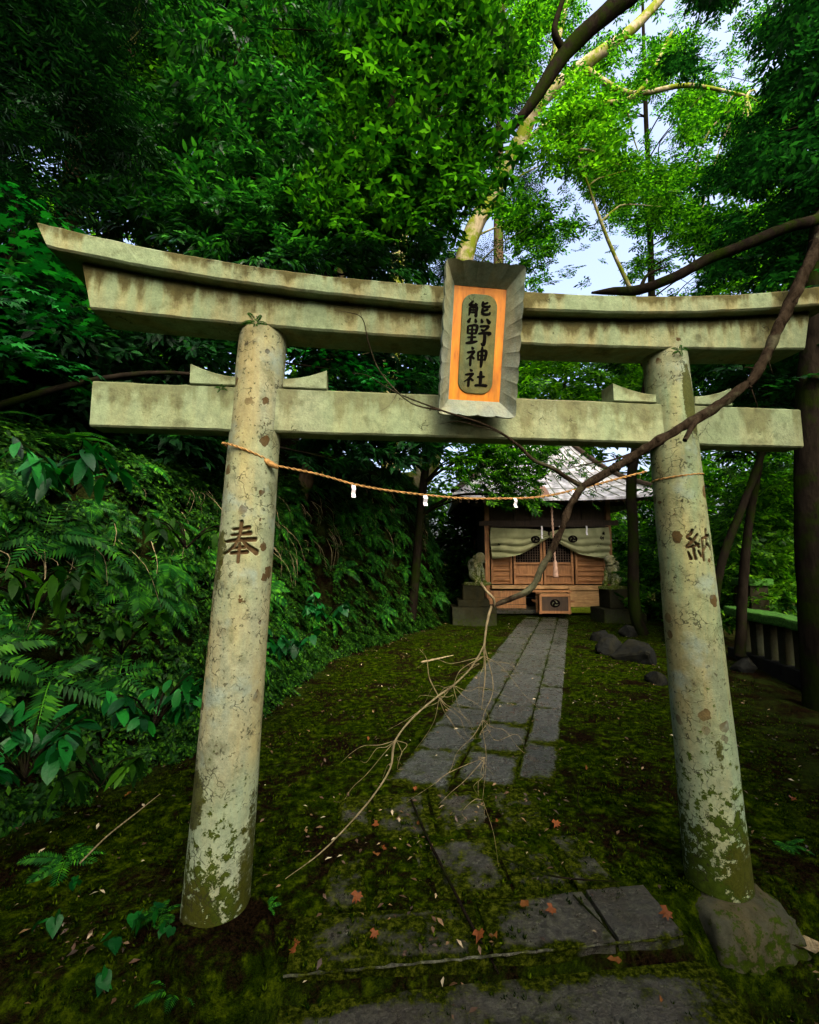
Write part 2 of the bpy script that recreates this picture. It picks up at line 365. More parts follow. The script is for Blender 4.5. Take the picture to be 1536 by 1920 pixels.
M['statue_stone'] = stonemat('statue_stone', (.13, .135, .09), mosslo=(.6, 2.2), spots=False, lich=.3, green=.05)
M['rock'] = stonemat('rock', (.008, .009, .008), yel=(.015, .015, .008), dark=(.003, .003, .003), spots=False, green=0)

def ground_mat():
    m, nt, n = newmat('mossy_ground'); P = coords(nt); x, y, z = sep(nt, P)
    a = noise_tex(nt, 2.2, 6, .7); b = noise_tex(nt, 14, 6, .75); c = noise_tex(nt, 70, 4, .7)
    moss = ramp(nt, b, [(.36, (.0008, .002, .0002)), (.52, (.009, .019, .0005)), (.70, (.048, .074, .0016))])
    soil = ramp(nt, c, [(.35, (.0008, .0006, .0003)), (.7, (.012, .0075, .0035))])
    k = math_(nt, 'ADD', math_(nt, 'MULTIPLY', a, .7), math_(nt, 'MULTIPLY', b, .3))
    col = mix(nt, ramp(nt, k, [(.43, (0, 0, 0)), (.52, (1, 1, 1))]), soil, moss)
    at_ = N(nt, 'ShaderNodeAttribute', attribute_name='soil')
    col = mix(nt, at_.outputs['Fac'], col, mix(nt, ramp(nt, a, [(.45, (0, 0, 0)), (.6, (.5, .5, .5))]), soil, (.02, .035, .006)))
    finish(nt, col, .9, math_(nt, 'ADD', b, math_(nt, 'MULTIPLY', c, .5)), 1.0, .045, 0); return m
M['ground'] = ground_mat()
def path_mat(name, moss=.0, c0=(.022, .028, .023), wet=.3):
    m, nt, n = newmat(name); a = noise_tex(nt, 2.6, 5, .65); b = noise_tex(nt, 38, 5, .8); c = noise_tex(nt, 9, 5, .7)
    g = N(nt, 'ShaderNodeNewGeometry')
    base = mix(nt, 1.0, ramp(nt, b, [(.38, [v * .3 for v in c0]), (.5, c0), (.63, [v * 2.6 for v in c0])]), ramp(nt, g.outputs['Random Per Island'], [(0, (.7, .75, .7)), (1, (1.3, 1.25, 1.3))]), 'MULTIPLY')
    k = math_(nt, 'ADD', math_(nt, 'MULTIPLY', a, .55), math_(nt, 'MULTIPLY', c, .45)); t = .60 - moss * .25
    at_ = N(nt, 'ShaderNodeAttribute', attribute_name='mossy'); k = math_(nt, 'ADD', k, at_.outputs['Fac'])
    k = math_(nt, 'ADD', k, math_(nt, 'MULTIPLY', math_(nt, 'SUBTRACT', b, .5), .22))
    li = ramp(nt, noise_tex(nt, 48, 3, .5), [(.60, (0, 0, 0)), (.64, (.55, .55, .55))]); base = mix(nt, li, base, (.08, .09, .06))
    so = ramp(nt, noise_tex(nt, 6, 6, .75), [(.50 - .1 * moss, (0, 0, 0)), (.60 - .1 * moss, (.9, .9, .9))]); base = mix(nt, math_(nt, 'MULTIPLY', so, .25 + .65 * moss), base, ramp(nt, b, [(.3, (.004, .003, .0015)), (.7, (.028, .020, .010))]))
    mk = ramp(nt, k, [(t, (0, 0, 0)), (t + .1, (1, 1, 1))])
    col = mix(nt, mk, base, ramp(nt, b, [(.38, (.003, .005, .0003)), (.5, (.013, .021, .001)), (.64, (.060, .075, .006))]))
    r = mix(nt, mk, ramp(nt, c, [(.38, (wet - .16,) * 3), (.58, (wet + .3,) * 3)]), (.85, .85, .85))
    rr = nt.nodes.new('ShaderNodeRGBToBW'); nt.links.new(r, rr.inputs[0])
    pr = finish(nt, col, rr.outputs[0], math_(nt, 'ADD', b, math_(nt, 'MULTIPLY', c, 1.2)), 1.0, .03, .5)
    mb = nt.nodes.new('ShaderNodeRGBToBW'); nt.links.new(mk, mb.inputs[0]); nt.links.new(math_(nt, 'MULTIPLY', math_(nt, 'SUBTRACT', 1.0, mb.outputs[0]), .5), pr.inputs['Specular IOR Level']); return m
M['path'] = path_mat('path_stone', -.1, wet=.24); M['path_moss'] = path_mat('path_stone_mossy', .36, (.019, .021, .013), .42)

def woodmat(name, c1, c2, grain=(1, 1, .08), rough=.6, sc=22):
    m, nt, n = newmat(name); a = noise_tex(nt, sc, 6, .6, stretch=grain); b = noise_tex(nt, 3, 4)
    col = ramp(nt, a, [(.3, c1), (.7, c2)]); col = mix(nt, ramp(nt, b, [(.45, (0, 0, 0)), (.75, (.6, .6, .6))]), col, [c * .45 for c in c1])
    finish(nt, col, rough, a, .3, .004, .35); return m
M['wood'] = woodmat('shrine_wood', (.17, .075, .025), (.36, .18, .065), (1, 1, .15))
M['wood_h'] = woodmat('shrine_wood_horizontal', (.20, .09, .03), (.42, .21, .08), (.1, .1, 1))
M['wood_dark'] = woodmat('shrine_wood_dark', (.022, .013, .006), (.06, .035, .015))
M['wood_pale'] = woodmat('shrine_wood_pale', (.26, .15, .055), (.5, .31, .13), (.15, .15, 1))
def plain(name, c, rough=.7, spec=.3, vary=.3, sc=12, bump=.2):
    m, nt, n = newmat(name); a = noise_tex(nt, sc, 5, .6)
    finish(nt, ramp(nt, a, [(.3, [v * (1 - vary) for v in c]), (.7, [v * (1 + vary) for v in c])]), rough, a, bump, .004, spec); return m
M['cloth'] = plain('curtain_cloth', (.23, .25, .13), .9, .1, .25, 3)
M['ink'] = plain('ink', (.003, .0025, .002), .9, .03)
M['paper'] = plain('paper', (.8, .8, .85), .8, .2, .05)
M['rope'] = plain('straw_rope', (.31, .18, .06), .85, .1, .5, 90, .6)
M['tassel'] = plain('tassel', (.5, .33, .24), .9, .1, .3)
M['rusty'] = plain('rusty_roof_panel', (.20, .11, .075), .5, .4)
def roofmat():
    m, nt, n = newmat('metal_roof'); a = noise_tex(nt, 5, 5, .6)
    finish(nt, ramp(nt, a, [(.40, (.22, .23, .24)), (.60, (.66, .67, .72))]), .45, a, .25, .01, .5); return m
M['roof'] = roofmat()
def board_mat():
    m, nt, n = newmat('orange_board'); a = noise_tex(nt, 30, 5, .6, stretch=(1, 1, .04)); b = noise_tex(nt, 6, 4, stretch=(1, 1, .3))
    col = ramp(nt, a, [(.28, (.20, .06, .006)), (.42, (.46, .155, .007)), (.7, (.66, .25, .010))])
    finish(nt, mix(nt, ramp(nt, b, [(.52, (0, 0, 0)), (.66, (.75, .75, .75))]), col, (.16, .06, .012)), .55, a, .3, .003, .35); return m
M['board'] = board_mat()
M['plaque_stone'] = stonemat('plaque_stone', (.16, .19, .155), spots=False, streak=.3)
M['tablet'] = stonemat('plaque_tablet', (.065, .066, .032), yel=(.17, .14, .035), dark=(.05, .045, .015), spots=False, streak=.8)
# ------------------------------------------------------------------ terrain
FOOT = [(-3.2, -30), (-3.0, 0.2), (-2.5, 2.3), (-1.75, 3.3), (-1.25, 4.1), (-1.0, 4.85), (-.54, 6.93), (.75, 8.9), (2.1, 10.9), (2.4, 13), (2.6, 15), (2.8, 40)]
FX = np.array([p[0] for p in FOOT]); FY = np.array([p[1] for p in FOOT])
FEN = [(2.75, -30), (2.9, 2.5), (4.2, 4.6), (6.2, 8.2), (8.6, 12.5), (10, 16), (12, 40)]
EX = np.array([p[0] for p in FEN]); EY = np.array([p[1] for p in FEN])
def sst(a, b, x): t = np.clip((x - a) / (b - a), 0, 1); return t * t * (3 - 2 * t)
def ground_z(x, y, bumps=True):
    x = np.asarray(x, float); y = np.asarray(y, float)
    d = (np.interp(y, FY, FX) - x) * .85
    wall = 2.35 + 1.1 * sst(5, 12, y); wall = wall * (1 - .55 * sst(2.6, .2, y))
    z = wall * sst(-.05, .75, d) ** .8 + np.clip(d - .8, 0, 60) * .42
    e = x - np.interp(y, EY, EX)
    z = z - sst(.3, 3.5, e) * 1.3 - np.clip(e - 2, 0, 30) * .12
    low = sst(1.845, 1.795, y); z = z - .075 * low * (d < 0.3)
    lowr = sst(1.32, 1.5, x) * sst(2.1, 1.8, y); lowl = sst(-.22, -.4, x) * sst(2.0, 1.65, y) * (d < 0)
    z = z - .2 * lowr - .12 * lowl
    if bumps:
        f = np.zeros_like(z); it = np.nditer([x, y], flags=['multi_index'])
        sh = x.shape
        fx = x.ravel(); fy = y.ravel(); out = np.empty(fx.size)
        for i in range(fx.size):
            if -6 < fx[i] < 14 and -3 < fy[i] < 22:
                p = Vector((fx[i], fy[i], 0)); out[i] = .022 * noise.noise(p * 2.2) + .012 * noise.noise(p * 7) + .006 * noise.noise(p * 19)
            else: out[i] = .25 * noise.noise(Vector((fx[i] * .15, fy[i] * .15, 0)))
        out = out.reshape(sh); amp = 1 + 9 * sst(.0, .5, d)
        z = z + out * amp
    return z
xs = np.concatenate([-np.geomspace(400, 5, 26)[:-1], np.arange(-5, 10, .065), np.geomspace(10, 400, 26)])
ys = np.concatenate([-np.geomspace(400, 3, 22)[:-1], np.arange(-3, 1.6, .1), np.arange(1.6, 4, .035), np.arange(4, 16, .08), np.geomspace(16, 500, 26)])
X, Y = np.meshgrid(xs, ys); Z = ground_z(X, Y)
Dd = (np.interp(Y, FY, FX) - X) * .85
# the bank face leans and bulges
nx, ny = len(xs), len(ys)
V = np.stack([X.ravel(), Y.ravel(), Z.ravel()], 1)
ii = np.arange(ny - 1)[:, None] * nx + np.arange(nx - 1)[None]; Fq = np.stack([ii, ii + 1, ii + nx + 1, ii + nx], -1).reshape(-1, 4)
me = np_mesh('ground', V, Fq, True)
soil = np.clip(sst(-.5, .1, Dd) + sst(.6, -.2, np.interp(Y, EY, EX) - X) * .9 + .9 * sst(1.9, 1.7, Y) * 0.6, 0, 1)  # bare earth by the bank; front and right bands also paint in edge shade
a = me.attributes.new('soil', 'FLOAT', 'POINT'); a.data.foreach_set('value', soil.ravel().astype(np.float32))
g = link('ground', me, M['ground']); tag(g, 'mossy earth ground rising into a steep bank on the left', kind='structure')

def slab(bm, cx, cy, zt, lx, ly, th, rz, bev=.008, tilt=.004):
    lay = bm.verts.layers.float.get('mossy') or bm.verts.layers.float.new('mossy'); n = 7; sd = random.random() * 99; ca, sa = math.cos(rz), math.sin(rz); tx, ty = random.gauss(0, tilt), random.gauss(0, tilt); G = {}
    for i in range(n + 3):
        for j in range(n + 3):
            ei = i in (0, n + 2); ej = j in (0, n + 2)
            u = -.5 + min(max(i - 1, 0), n) / n; v = -.5 + min(max(j - 1, 0), n) / n; x = u * lx; y = v * ly
            k = noise.noise(Vector((cx * 3 + x * 5, cy * 3 + y * 5, sd))); k2 = noise.noise(Vector((cx * 9 + x * 17, cy * 9 + y * 17, sd)))
            rim = 1 if (i in (1, n + 1) or j in (1, n + 1)) else 0
            z = zt + tx * x * 2 + ty * y * 2 + .003 * k + .0015 * k2 - rim * (.004 + .010 * max(0, k2)) - (th if ei or ej else 0)
            if ei or ej or rim: x -= (.006 * k2 + .004) * (1 if u > 0 else -1) * (abs(u) == .5); y -= (.006 * k + .004) * (1 if v > 0 else -1) * (abs(v) == .5)
            G[i, j] = bm.verts.new((cx + x * ca - y * sa, cy + x * sa + y * ca, z)); G[i, j][lay] = (.16 if rim or ei or ej else 0) + .10 * k2
    for i in range(n + 2):
        for j in range(n + 2):
            if (i in (0, n + 1)) and (j in (0, n + 1)): continue
            bm.faces.new((G[i, j], G[i + 1, j], G[i + 1, j + 1], G[i, j + 1]))
    for v in [G[0, 0], G[0, n + 2], G[n + 2, 0], G[n + 2, n + 2]]: bm.verts.remove(v)
# stone path: three lengths of slab side by side, running off at an angle to the torii
bm = bmesh.new(); dx, dy = .4415, .8973; pang = math.atan2(-dx, dy)
o = Vector((.385, 2.92)); px_, py_ = dy, -dx
cols = [(0.0, .40), (.415, .385), (.81, .25)]
for ci, (c0, wd) in enumerate(cols):
    s = (3.10 - 2.92 + .4415 * (c0 + wd / 2 - .28)) / .8973
    while s < 9.3:
        L = random.uniform(.5, .85) if ci < 2 else random.uniform(.6, 1.0)
        if s + L > 9.3: L = 9.35 - s
        if L > .15:
            cc = o + Vector((dx, dy)) * (s + L / 2) + Vector((px_, py_)) * (c0 + wd / 2 - .28)
            slab(bm, cc.x, cc.y, .020 + random.gauss(0, .004), wd, L - .012, .12, pang)
        s += L
me = bm_mesh('path', bm); at_ = me.attributes['mossy']; m0 = [d.value for d in at_.data]
at_.data.foreach_set('value', [m0[v.index] + float(.14 * max(0, 1 - (v.co.y - 2.8) / 2.2) + .16 * max(0, (v.co.y - 10.2) / 1.0)) for v in me.vertices])
tag(link('path', me, M['path']), 'wet grey paving slabs leading to the shrine', kind='structure')
bm = bmesh.new()
rows = [(1.82, 2.10, [-.25, .52, 1.02, 1.31]), (2.115, 2.56, [-.14, .06, .36, .72, 1.0, 1.22]), (2.57, 3.06, [-.11, .10, .45, .82, 1.12])]
for y0, y1, xx in rows:
    for a_, b_ in zip(xx[:-1], xx[1:]):
        if random.random() < .0: continue
        slab(bm, (a_ + b_) / 2, (y0 + y1) / 2, (.020 if y0 < 2 else .007) + random.gauss(0, .004), b_ - a_ - .012, y1 - y0 - .008, .16, random.gauss(0, .008), .007, .006)
me = bm_mesh('path_threshold', bm); at_ = me.attributes['mossy']; m0 = [d.value for d in at_.data]
at_.data.foreach_set('value', [m0[v.index] + float(.10 - .30 * (v.co.y < 2.105) * min(1, max(0, (v.co.x - .62) / .4))) for v in me.vertices])
tag(link('path_threshold', me, M['path_moss']), 'mossy threshold slabs under the torii', kind='structure')
bm = bmesh.new()
slab(bm, .55, 1.515, -.048, 1.62, .58, .2, .0, .012); slab(bm, .45, .92, -.055, 1.9, .60, .2, .01, .012)
me = bm_mesh('path_step', bm); at_ = me.attributes['mossy']
tag(link('path_step', me, M['path_moss']), 'lower mossy concrete step before the torii', kind='structure')

V, Fq = tube_arrays([(-.25 + 1.55 * i / 60, 1.822 + .002 * math.sin(i * 1.7), .011 + .0035 * noise.noise(Vector((i * .7, 3, 1)))) for i in range(61)], [.0042 + .004 * noise.noise(Vector((i * .9, 0, 5))) for i in range(61)], seg=6, sm=False)
tag(link('path_edge', np_mesh('path_edge', V, Fq), path_mat('worn_edge', .6, (.10, .11, .075), .4)), 'pale worn front edge of the threshold slabs', kind='structure')
# ------------------------------------------------------------------ written characters, brush strokes in a 100 x 100 box (x right, y down): points (x, y, width)
CH = {
 'bear': [[(22,3,4),(15,13,6),(8,22,6),(22,21,5),(36,18,6)],[(30,12,4),(38,21,7)],[(10,31,6),(10,50,6),(7,66,3)],[(10,31,5),(36,29,7),(36,50,7),(36,65,7),(29,63,3)],[(12,42,4),(34,40,4)],[(12,52,4),(34,50,4)],
          [(62,3,6),(61,20,6),(72,25,6),(88,22,6),(90,15,3)],[(82,6,5),(64,14,5)],[(62,31,6),(61,50,6),(72,56,6),(90,53,6),(92,44,3)],[(84,34,5),(64,43,5)],
          [(14,76,4),(6,94,9)],[(34,78,4),(38,92,8)],[(58,77,4),(64,91,8)],[(80,74,4),(94,92,10)]],
 'field': [[(8,12,6),(8,46,5)],[(8,12,5),(42,8,7),(40,44,6)],[(10,28,4),(40,26,4)],[(10,44,5),(40,42,5)],[(25,10,5),(25,84,7)],[(8,62,5),(42,58,5)],[(2,88,5),(24,83,8),(48,76,4)],
           [(54,10,5),(80,7,6),(88,10,6),(72,28,4)],[(60,22,4),(72,32,8)],[(50,42,5),(76,38,7),(96,38,8),(88,48,3)],[(74,36,6),(76,66,8),(72,90,8),(62,84,3)]],
 'god': [[(24,4,4),(32,14,9)],[(6,32,6),(34,26,8),(34,30,7),(20,50,5),(4,64,3)],[(22,44,6),(22,94,7)],[(26,48,5),(38,60,7)],
         [(54,24,6),(56,66,5)],[(54,25,5),(88,20,8),(86,64,6)],[(56,43,4),(86,40,5)],[(56,63,5),(86,60,5)],[(71,2,7),(71,60,8),(70,98,6)]],
 'shrine': [[(24,4,4),(33,14,9)],[(6,34,6),(35,28,8),(34,32,7),(20,54,5),(2,70,3)],[(22,46,6),(21,94,7)],[(26,50,5),(40,62,7)],
            [(56,42,6),(86,38,7)],[(70,12,8),(70,82,8)],[(48,86,7),(72,82,8),(98,84,9)]],
 'offer': [[(28,20,5),(50,18,6),(72,15,8)],[(24,34,5),(50,32,6),(76,29,9)],[(6,50,5),(48,46,8),(92,44,9)],[(50,2,9),(48,30,8),(38,56,7),(20,72,6),(4,80,4)],[(56,46,6),(74,62,9),(98,76,12)],
           [(34,66,5),(64,63,7)],[(26,78,6),(72,75,8)],[(50,56,8),(49,98,8)]],
 'pay': [[(26,2,6),(20,14,8),(8,24,6),(20,32,7)],[(40,16,6),(24,36,8),(4,54,7),(24,52,6),(42,46,6)],[(30,40,4),(42,54,7)],[(24,52,7),(24,74,7)],[(6,70,4),(12,90,8)],[(24,76,5),(27,90,8)],[(38,66,4),(46,82,8)],
         [(56,28,7),(54,94,8)],[(54,30,6),(92,22,9),(94,90,8),(84,86,3)],[(75,2,9),(72,44,8),(58,66,4)],[(74,40,6),(88,60,7)]],
}
def brush(cname):
    out = []
    for st in CH[cname]:
        L = catmull([Vector((p[0], p[1], p[2])) for p in st], 6) if len(st) > 1 else st
        out.append([(v.x, v.y, max(v.z, 1)) for v in L])
    return out
def stroke_dist(cname, U, W):
    """signed distance (negative inside) to the strokes over arrays of box coordinates"""
    D = np.full(U.shape, 99.)
    for L in brush(cname):
        for x, y, wd in L: D = np.minimum(D, np.hypot(U - x, W - y) - wd * .62)
        for (x0, y0, w0), (x1, y1, w1) in zip(L[:-1], L[1:]):
            m = ((x0 + x1) / 2, (y0 + y1) / 2, (w0 + w1) / 2); D = np.minimum(D, np.hypot(U - m[0], W - m[1]) - m[2] * .62)
    return D
def char_mesh(cname, cx, cz, w_, h_, y, th=.002, bold=1.0, lean=0.):
    """raised ink strokes standing on a plane that faces -y"""
    bm = bmesh.new()
    for si, L in enumerate(brush(cname)):
        pts = []; ns = []
        for i, (x, yy, wd) in enumerate(L):
            a = L[max(i - 1, 0)]; b = L[min(i + 1, len(L) - 1)]; t = Vector((b[0] - a[0], b[1] - a[1])); t = t.normalized() if t.length else Vector((1, 0))
            pts.append((Vector((x, yy)), Vector((-t.y, t.x)), wd * .62 * bold * (.7 if i in (0, len(L) - 1) else 1)))
        left = [p + n * r for p, n, r in pts]; right = [p - n * r for p, n, r in pts]
        t0 = (pts[0][0] - pts[1][0]).normalized() * pts[0][2] * .6; t1 = (pts[-1][0] - pts[-2][0]).normalized() * pts[-1][2] * .6
        def P3(v, k): return (cx + (v.x - 50) / 100 * w_ + lean * (50 - v.y) / 100 * h_, y - k, cz + (50 - v.y) / 100 * h_)
        k = th + si * .00012
        ring = [pts[0][0] + t0] + left + [pts[-1][0] + t1] + right[::-1]
        f = [bm.verts.new(P3(v, k)) for v in ring]; b = [bm.verts.new(P3(v, -.001)) for v in ring]; n = len(left)
        bm.faces.new((f[0], f[1], f[-1]))
        for i in range(n - 1): bm.faces.new((f[1 + i], f[2 + i], f[-2 - i], f[-1 - i]))
        bm.faces.new((f[n], f[n + 1], f[n + 2]))
        for i in range(len(ring)): j = (i + 1) % len(ring); bm.faces.new((f[i], f[j], b[j], b[i]))
    return bm_mesh('character', bm)

def crag(name, s, seed):
    r = random.Random(seed); bm = bmesh.new()
    for i in range(16):
        v = Vector((r.gauss(0, 1), r.gauss(0, 1), r.gauss(0, .8))).normalized() * r.uniform(.75, 1.05); bm.verts.new((v.x * s[0], v.y * s[1], v.z * s[2]))
    h = bmesh.ops.convex_hull(bm, input=bm.verts[:]); bmesh.ops.delete(bm, geom=[g for g in h['geom_interior'] if isinstance(g, bmesh.types.BMVert)], context='VERTS')
    bmesh.ops.bevel(bm, geom=bm.edges[:], offset=.02, segments=1, affect='EDGES'); bmesh.ops.triangulate(bm, faces=bm.faces[:]); bmesh.ops.subdivide_edges(bm, edges=bm.edges[:], cuts=3, use_grid_fill=True)
    for v in bm.verts: v.co *= 1 + .10 * noise.noise(v.co * 6 + Vector((seed, 0, 0))) + .05 * noise.noise(v.co * 19)
    return bm_mesh(name, bm)
# ------------------------------------------------------------------ torii
XC, YC = .56, 2.11
torii = thing('torii_gate', 'weathered mossy stone torii gate spanning the start of the paved path', 'gate', (XC, YC, 0))
def pillar_mesh(bx, tx, rb, rt, z0, z1, cname, czm, cw, chh, mossy):
    zs = np.concatenate([np.arange(z0, czm - chh * .62, .02), np.arange(czm - chh * .62, czm + chh * .62, .0016), np.arange(czm + chh * .62, z1, .02), [z1]])
    am = cw * .62 / rt; an = np.concatenate([np.linspace(-am, am, 110), np.linspace(am, 2 * math.pi - am, 44)[1:-1]])
    A, ZZ = np.meshgrid(an, zs); t = (ZZ - z0) / (z1 - z0); r = rb + (rt - rb) * t
    px = bx + (tx - bx) * t
    s = np.where(A > math.pi, A - 2 * math.pi, A) * r         # arc length right of the front line
    U = 50 + s / cw * 100; W = 50 - (ZZ - czm) / chh * 100
    D = stroke_dist(cname, U, W); D = np.where((np.abs(U - 50) < 62) & (np.abs(W - 50) < 62), D, 50)
    carve = np.clip(.5 - D / 3.0, 0, 1)
    nz = np.array([noise.noise(Vector((math.sin(a) * 1.3, math.cos(a) * 1.3, z * 3))) for a, z in zip(A.ravel(), ZZ.ravel())]).reshape(A.shape)
    r2 = r + nz * .0022 - .013 * sst(0, 1, carve)
    Vx = px + r2 * np.sin(A); Vy = YC - r2 * np.cos(A)
    V = np.stack([Vx.ravel() , Vy.ravel(), ZZ.ravel()], 1); m = len(an); k = len(zs)
    i = np.arange(k - 1)[:, None] * m + np.arange(m)[None]; j = np.arange(k - 1)[:, None] * m + (np.arange(m)[None] + 1) % m
    me = np_mesh('pillar', V, np.stack([i, j, j + m, i + m], -1).reshape(-1, 4), True)
    a = me.attributes.new('carve', 'FLOAT', 'POINT'); a.data.foreach_set('value', carve.ravel().astype(np.float32))
    ms = np.zeros(A.shape)
    An = np.where(A > math.pi, A - 2 * math.pi, A)
    for (ac, zc, ra, rz_, k_) in mossy: ms = np.maximum(ms, k_ * (1 - ((An - ac) / ra) ** 2 - ((ZZ - zc) / rz_) ** 2))
    a = me.attributes.new('mossy', 'FLOAT', 'POINT'); a.data.foreach_set('value', np.clip(ms, 0, 1).ravel().astype(np.float32))
    return me
LPB, LPT, RPB, RPT = -.575, -.455, 1.69, 1.575
pl = pillar_mesh(LPB, LPT, .136, .106, -.08, 2.60, 'offer', 1.57, .155, .175, [(-1.0, .52, .75, .16, 1.3), (-.9, 1.5, .6, .25, .75), (-1.1, 1.2, .35, .3, .6), (1.3, .2, .9, .5, .8), (-.6, .08, 1.2, .25, .8)])
o_ = world_child('pillar', pl, M['stone_pillar'], torii); tag(o_, 'left pillar with brown lichen spots')
pr = pillar_mesh(RPB, RPT, .138, .104, .0, 2.60, 'pay', 1.56, .145, .155, [(.35, 2.28, .55, .24, 1.2), (-.2, .62, .25, .14, .7), (1.2, .5, .5, .9, .8), (.5, .12, 1.5, .2, .9)])
o_ = world_child('pillar', pr, M['stone_pillar_green'], torii); tag(o_, 'right pillar with green algae stains')
def beam(name, x0t, x0b, x1t, x1b, zt, zb, y0, y1, mat, n=90, bev=.008, amp=.002, ytop=0., lab=None, slopes=0.):
    rows = []; edge = []
    for i in range(n + 1):
        t = i / n; xt = x0t + (x1t - x0t) * t; xb = x0b + (x1b - x0b) * t; a = zt(xt); b = zb(xb)
        sec = [(xb, y0, b + bev), (xb, y0 + bev, b), (xb, y1 - bev, b), (xb, y1, b + bev), (xt, y1 + ytop, a - bev), (xt, y1 - bev, a - slopes), (xt, (y0 + y1) / 2, a), (xt, y0 + bev, a - slopes), (xt, y0, a - bev - slopes)]
        for p in sec:
            v = Vector(p); q = noise.noise(v * 11) * amp + noise.noise(v * 37) * amp * .8 + (noise.noise(v * 5 + Vector((9, 0, 0))) > .45) * -.002
            edge.append((p[2] - b) / max(a - b, .01)); rows.append((v.x, v.y + q * (1 if v.y > (y0 + y1) / 2 else -1), v.z + q))
    m = 9; F_ = []
    for i in range(n):
        for k in range(m): F_.append((i * m + k, i * m + (k + 1) % m, (i + 1) * m + (k + 1) % m, (i + 1) * m + k))
    bm = bmesh.new(); vs = [bm.verts.new(r) for r in rows]
    for f in F_: bm.faces.new([vs[q] for q in f])
    bm.faces.new(vs[:m]); bm.faces.new(vs[-m:])
    me = bm_mesh(name, bm); at_ = me.attributes.new('edge', 'FLOAT', 'POINT'); at_.data.foreach_set('value', edge); o = world_child(name, me, mat, torii)
    if lab: tag(o, lab)
    return o
U_ = lambda x: abs(x - XC)
beam('top_lintel', XC - 1.93, XC - 1.885, XC + 1.93, XC + 1.885, lambda x: 2.762 + .163 * (U_(x) / 1.92) ** 2.5, lambda x: 2.664 + .150 * (U_(x) / 1.9) ** 2.2, 1.95, 2.27, M['stone_beam'], slopes=.006)
beam('lower_lintel', XC - 1.775, XC - 1.73, XC + 1.775, XC + 1.73, lambda x: 2.662 + .150 * (U_(x) / 1.9) ** 2.2, lambda x: 2.528 + .052 * (U_(x) / 1.73) ** 2, 2.01, 2.20, M['stone_beam'])
beam('tie_beam', XC - 1.72, XC - 1.72, XC + 1.715, XC + 1.715, lambda x: 2.272, lambda x: 2.068, 2.05, 2.165, M['stone_tie'], amp=.001)
for x0, x1, hi in ((-.755, -.56, 1), (-.35, -.155, 0), (1.245, 1.47, 1), (1.68, 1.885, 0)):
    zt = (lambda x, x0=x0, x1=x1, hi=hi: 2.274 + .042 + .05 * (((x1 - x) if hi else (x - x0)) / (x1 - x0)) ** 1.8)
    beam('wedge', x0, x0, x1, x1, zt, lambda x: 2.274, 2.045, 2.155, M['stone_tie'], n=14, bev=.004, amp=.001)
# centre strut behind the plaque
beam('strut', .46, .46, .66, .66, lambda x: 2.528, lambda x: 2.275, 2.06, 2.16, M['stone_tie'], n=6)
def rockmesh(name, c, s, seed=0, rough=.25, sub=4, flat=None):
    bm = bmesh.new(); bmesh.ops.create_icosphere(bm, subdivisions=sub, radius=1)
    for v in bm.verts:
        p = v.co.copy(); k = max(abs(p.x), abs(p.y), abs(p.z)); p = p * (.55 + .45 / k * .85)
        n1 = noise.noise(p * 1.1 + Vector((seed * 7.3, 0, 0))); n2 = noise.noise(p * 3.1 + Vector((0, seed * 3.1, 0))); n3 = noise.noise(p * 9 + Vector((0, 0, seed)))
        # facet: snap towards a few planes
        p *= 1 + rough * n1 + rough * .5 * abs(n2) + .04 * n3
        if flat is not None: p.z = min(p.z, flat + .05 * n2)
        v.co = Vector((c[0] + p.x * s[0], c[1] + p.y * s[1], c[2] + p.z * s[2]))
    return bm_mesh(name, bm, True)
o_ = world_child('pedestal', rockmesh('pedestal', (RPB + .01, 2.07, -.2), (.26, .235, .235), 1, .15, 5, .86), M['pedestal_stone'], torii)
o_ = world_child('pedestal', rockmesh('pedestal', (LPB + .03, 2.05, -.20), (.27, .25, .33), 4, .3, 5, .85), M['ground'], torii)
me = crag('foundation_stone', (.11, .10, .13), 33); q = atz(468, 1765, 0); me.transform(Matrix.Translation((q.x + .02, q.y, .0))); world_child('foundation_stone', me, M['pedestal_stone'], torii)
bm = bmesh.new(); box(bm, 1.66, 1.93, -.40, .26, .22, .3, .05, .015); 
for v in bm.verts: v.co += Vector((1, 1, 1)) * .012 * noise.noise(v.co * 14)
o_ = world_child('foundation_block', bm_mesh('foundation_block', bm), M['pedestal_stone'], torii)

# ------------------------------------------------------------------ name plaque
PA, PB = at(917, 505, 1.80), at(897, 765, 1.96)
plq = thing('name_plaque', 'stone-framed orange plaque with four black characters hung at the centre of the torii', 'plaque', (.532, 1.95, 2.477))
# local frame: x right, -y towards the viewer, z up; leans forward at the top
plq.rotation_euler = (math.radians(12.5), math.radians(1.2), 0)
W0, Hh = .179, .330                                     # half size of the outer rim
w1, h1 = .121, .252                                     # half size of the board
def frame_side(a, b, c, d, n=22, axis='x', scal=.006, waves=5):
    """one splayed side of the frame: outer edge a->b (near the viewer, scalloped), inner edge c->d (deeper)"""
    bm = bmesh.new(); rows = []
    for i in range(n + 1):
        t = i / n; o = Vector(a).lerp(Vector(b), t); q = Vector(c).lerp(Vector(d), t); out = (o - q); out.y = 0; out.normalize()
        wv = abs(math.sin(t * math.pi * waves)) ** .7 * scal
        o2 = o + out * (wv - scal)
        rows.append([bm.verts.new(v) for v in (q, q.lerp(o2, .8), o2, o2 + Vector((0, .03, 0)) + out * .002, q + Vector((0, .03, 0)))])
    for i in range(n):
        for k in range(5): bm.faces.new((rows[i][k], rows[i][(k + 1) % 5], rows[i + 1][(k + 1) % 5], rows[i + 1][k]))
    bm.faces.new(rows[0]); bm.faces.new(rows[-1]); return bm
yo, yi = -.085, -.005
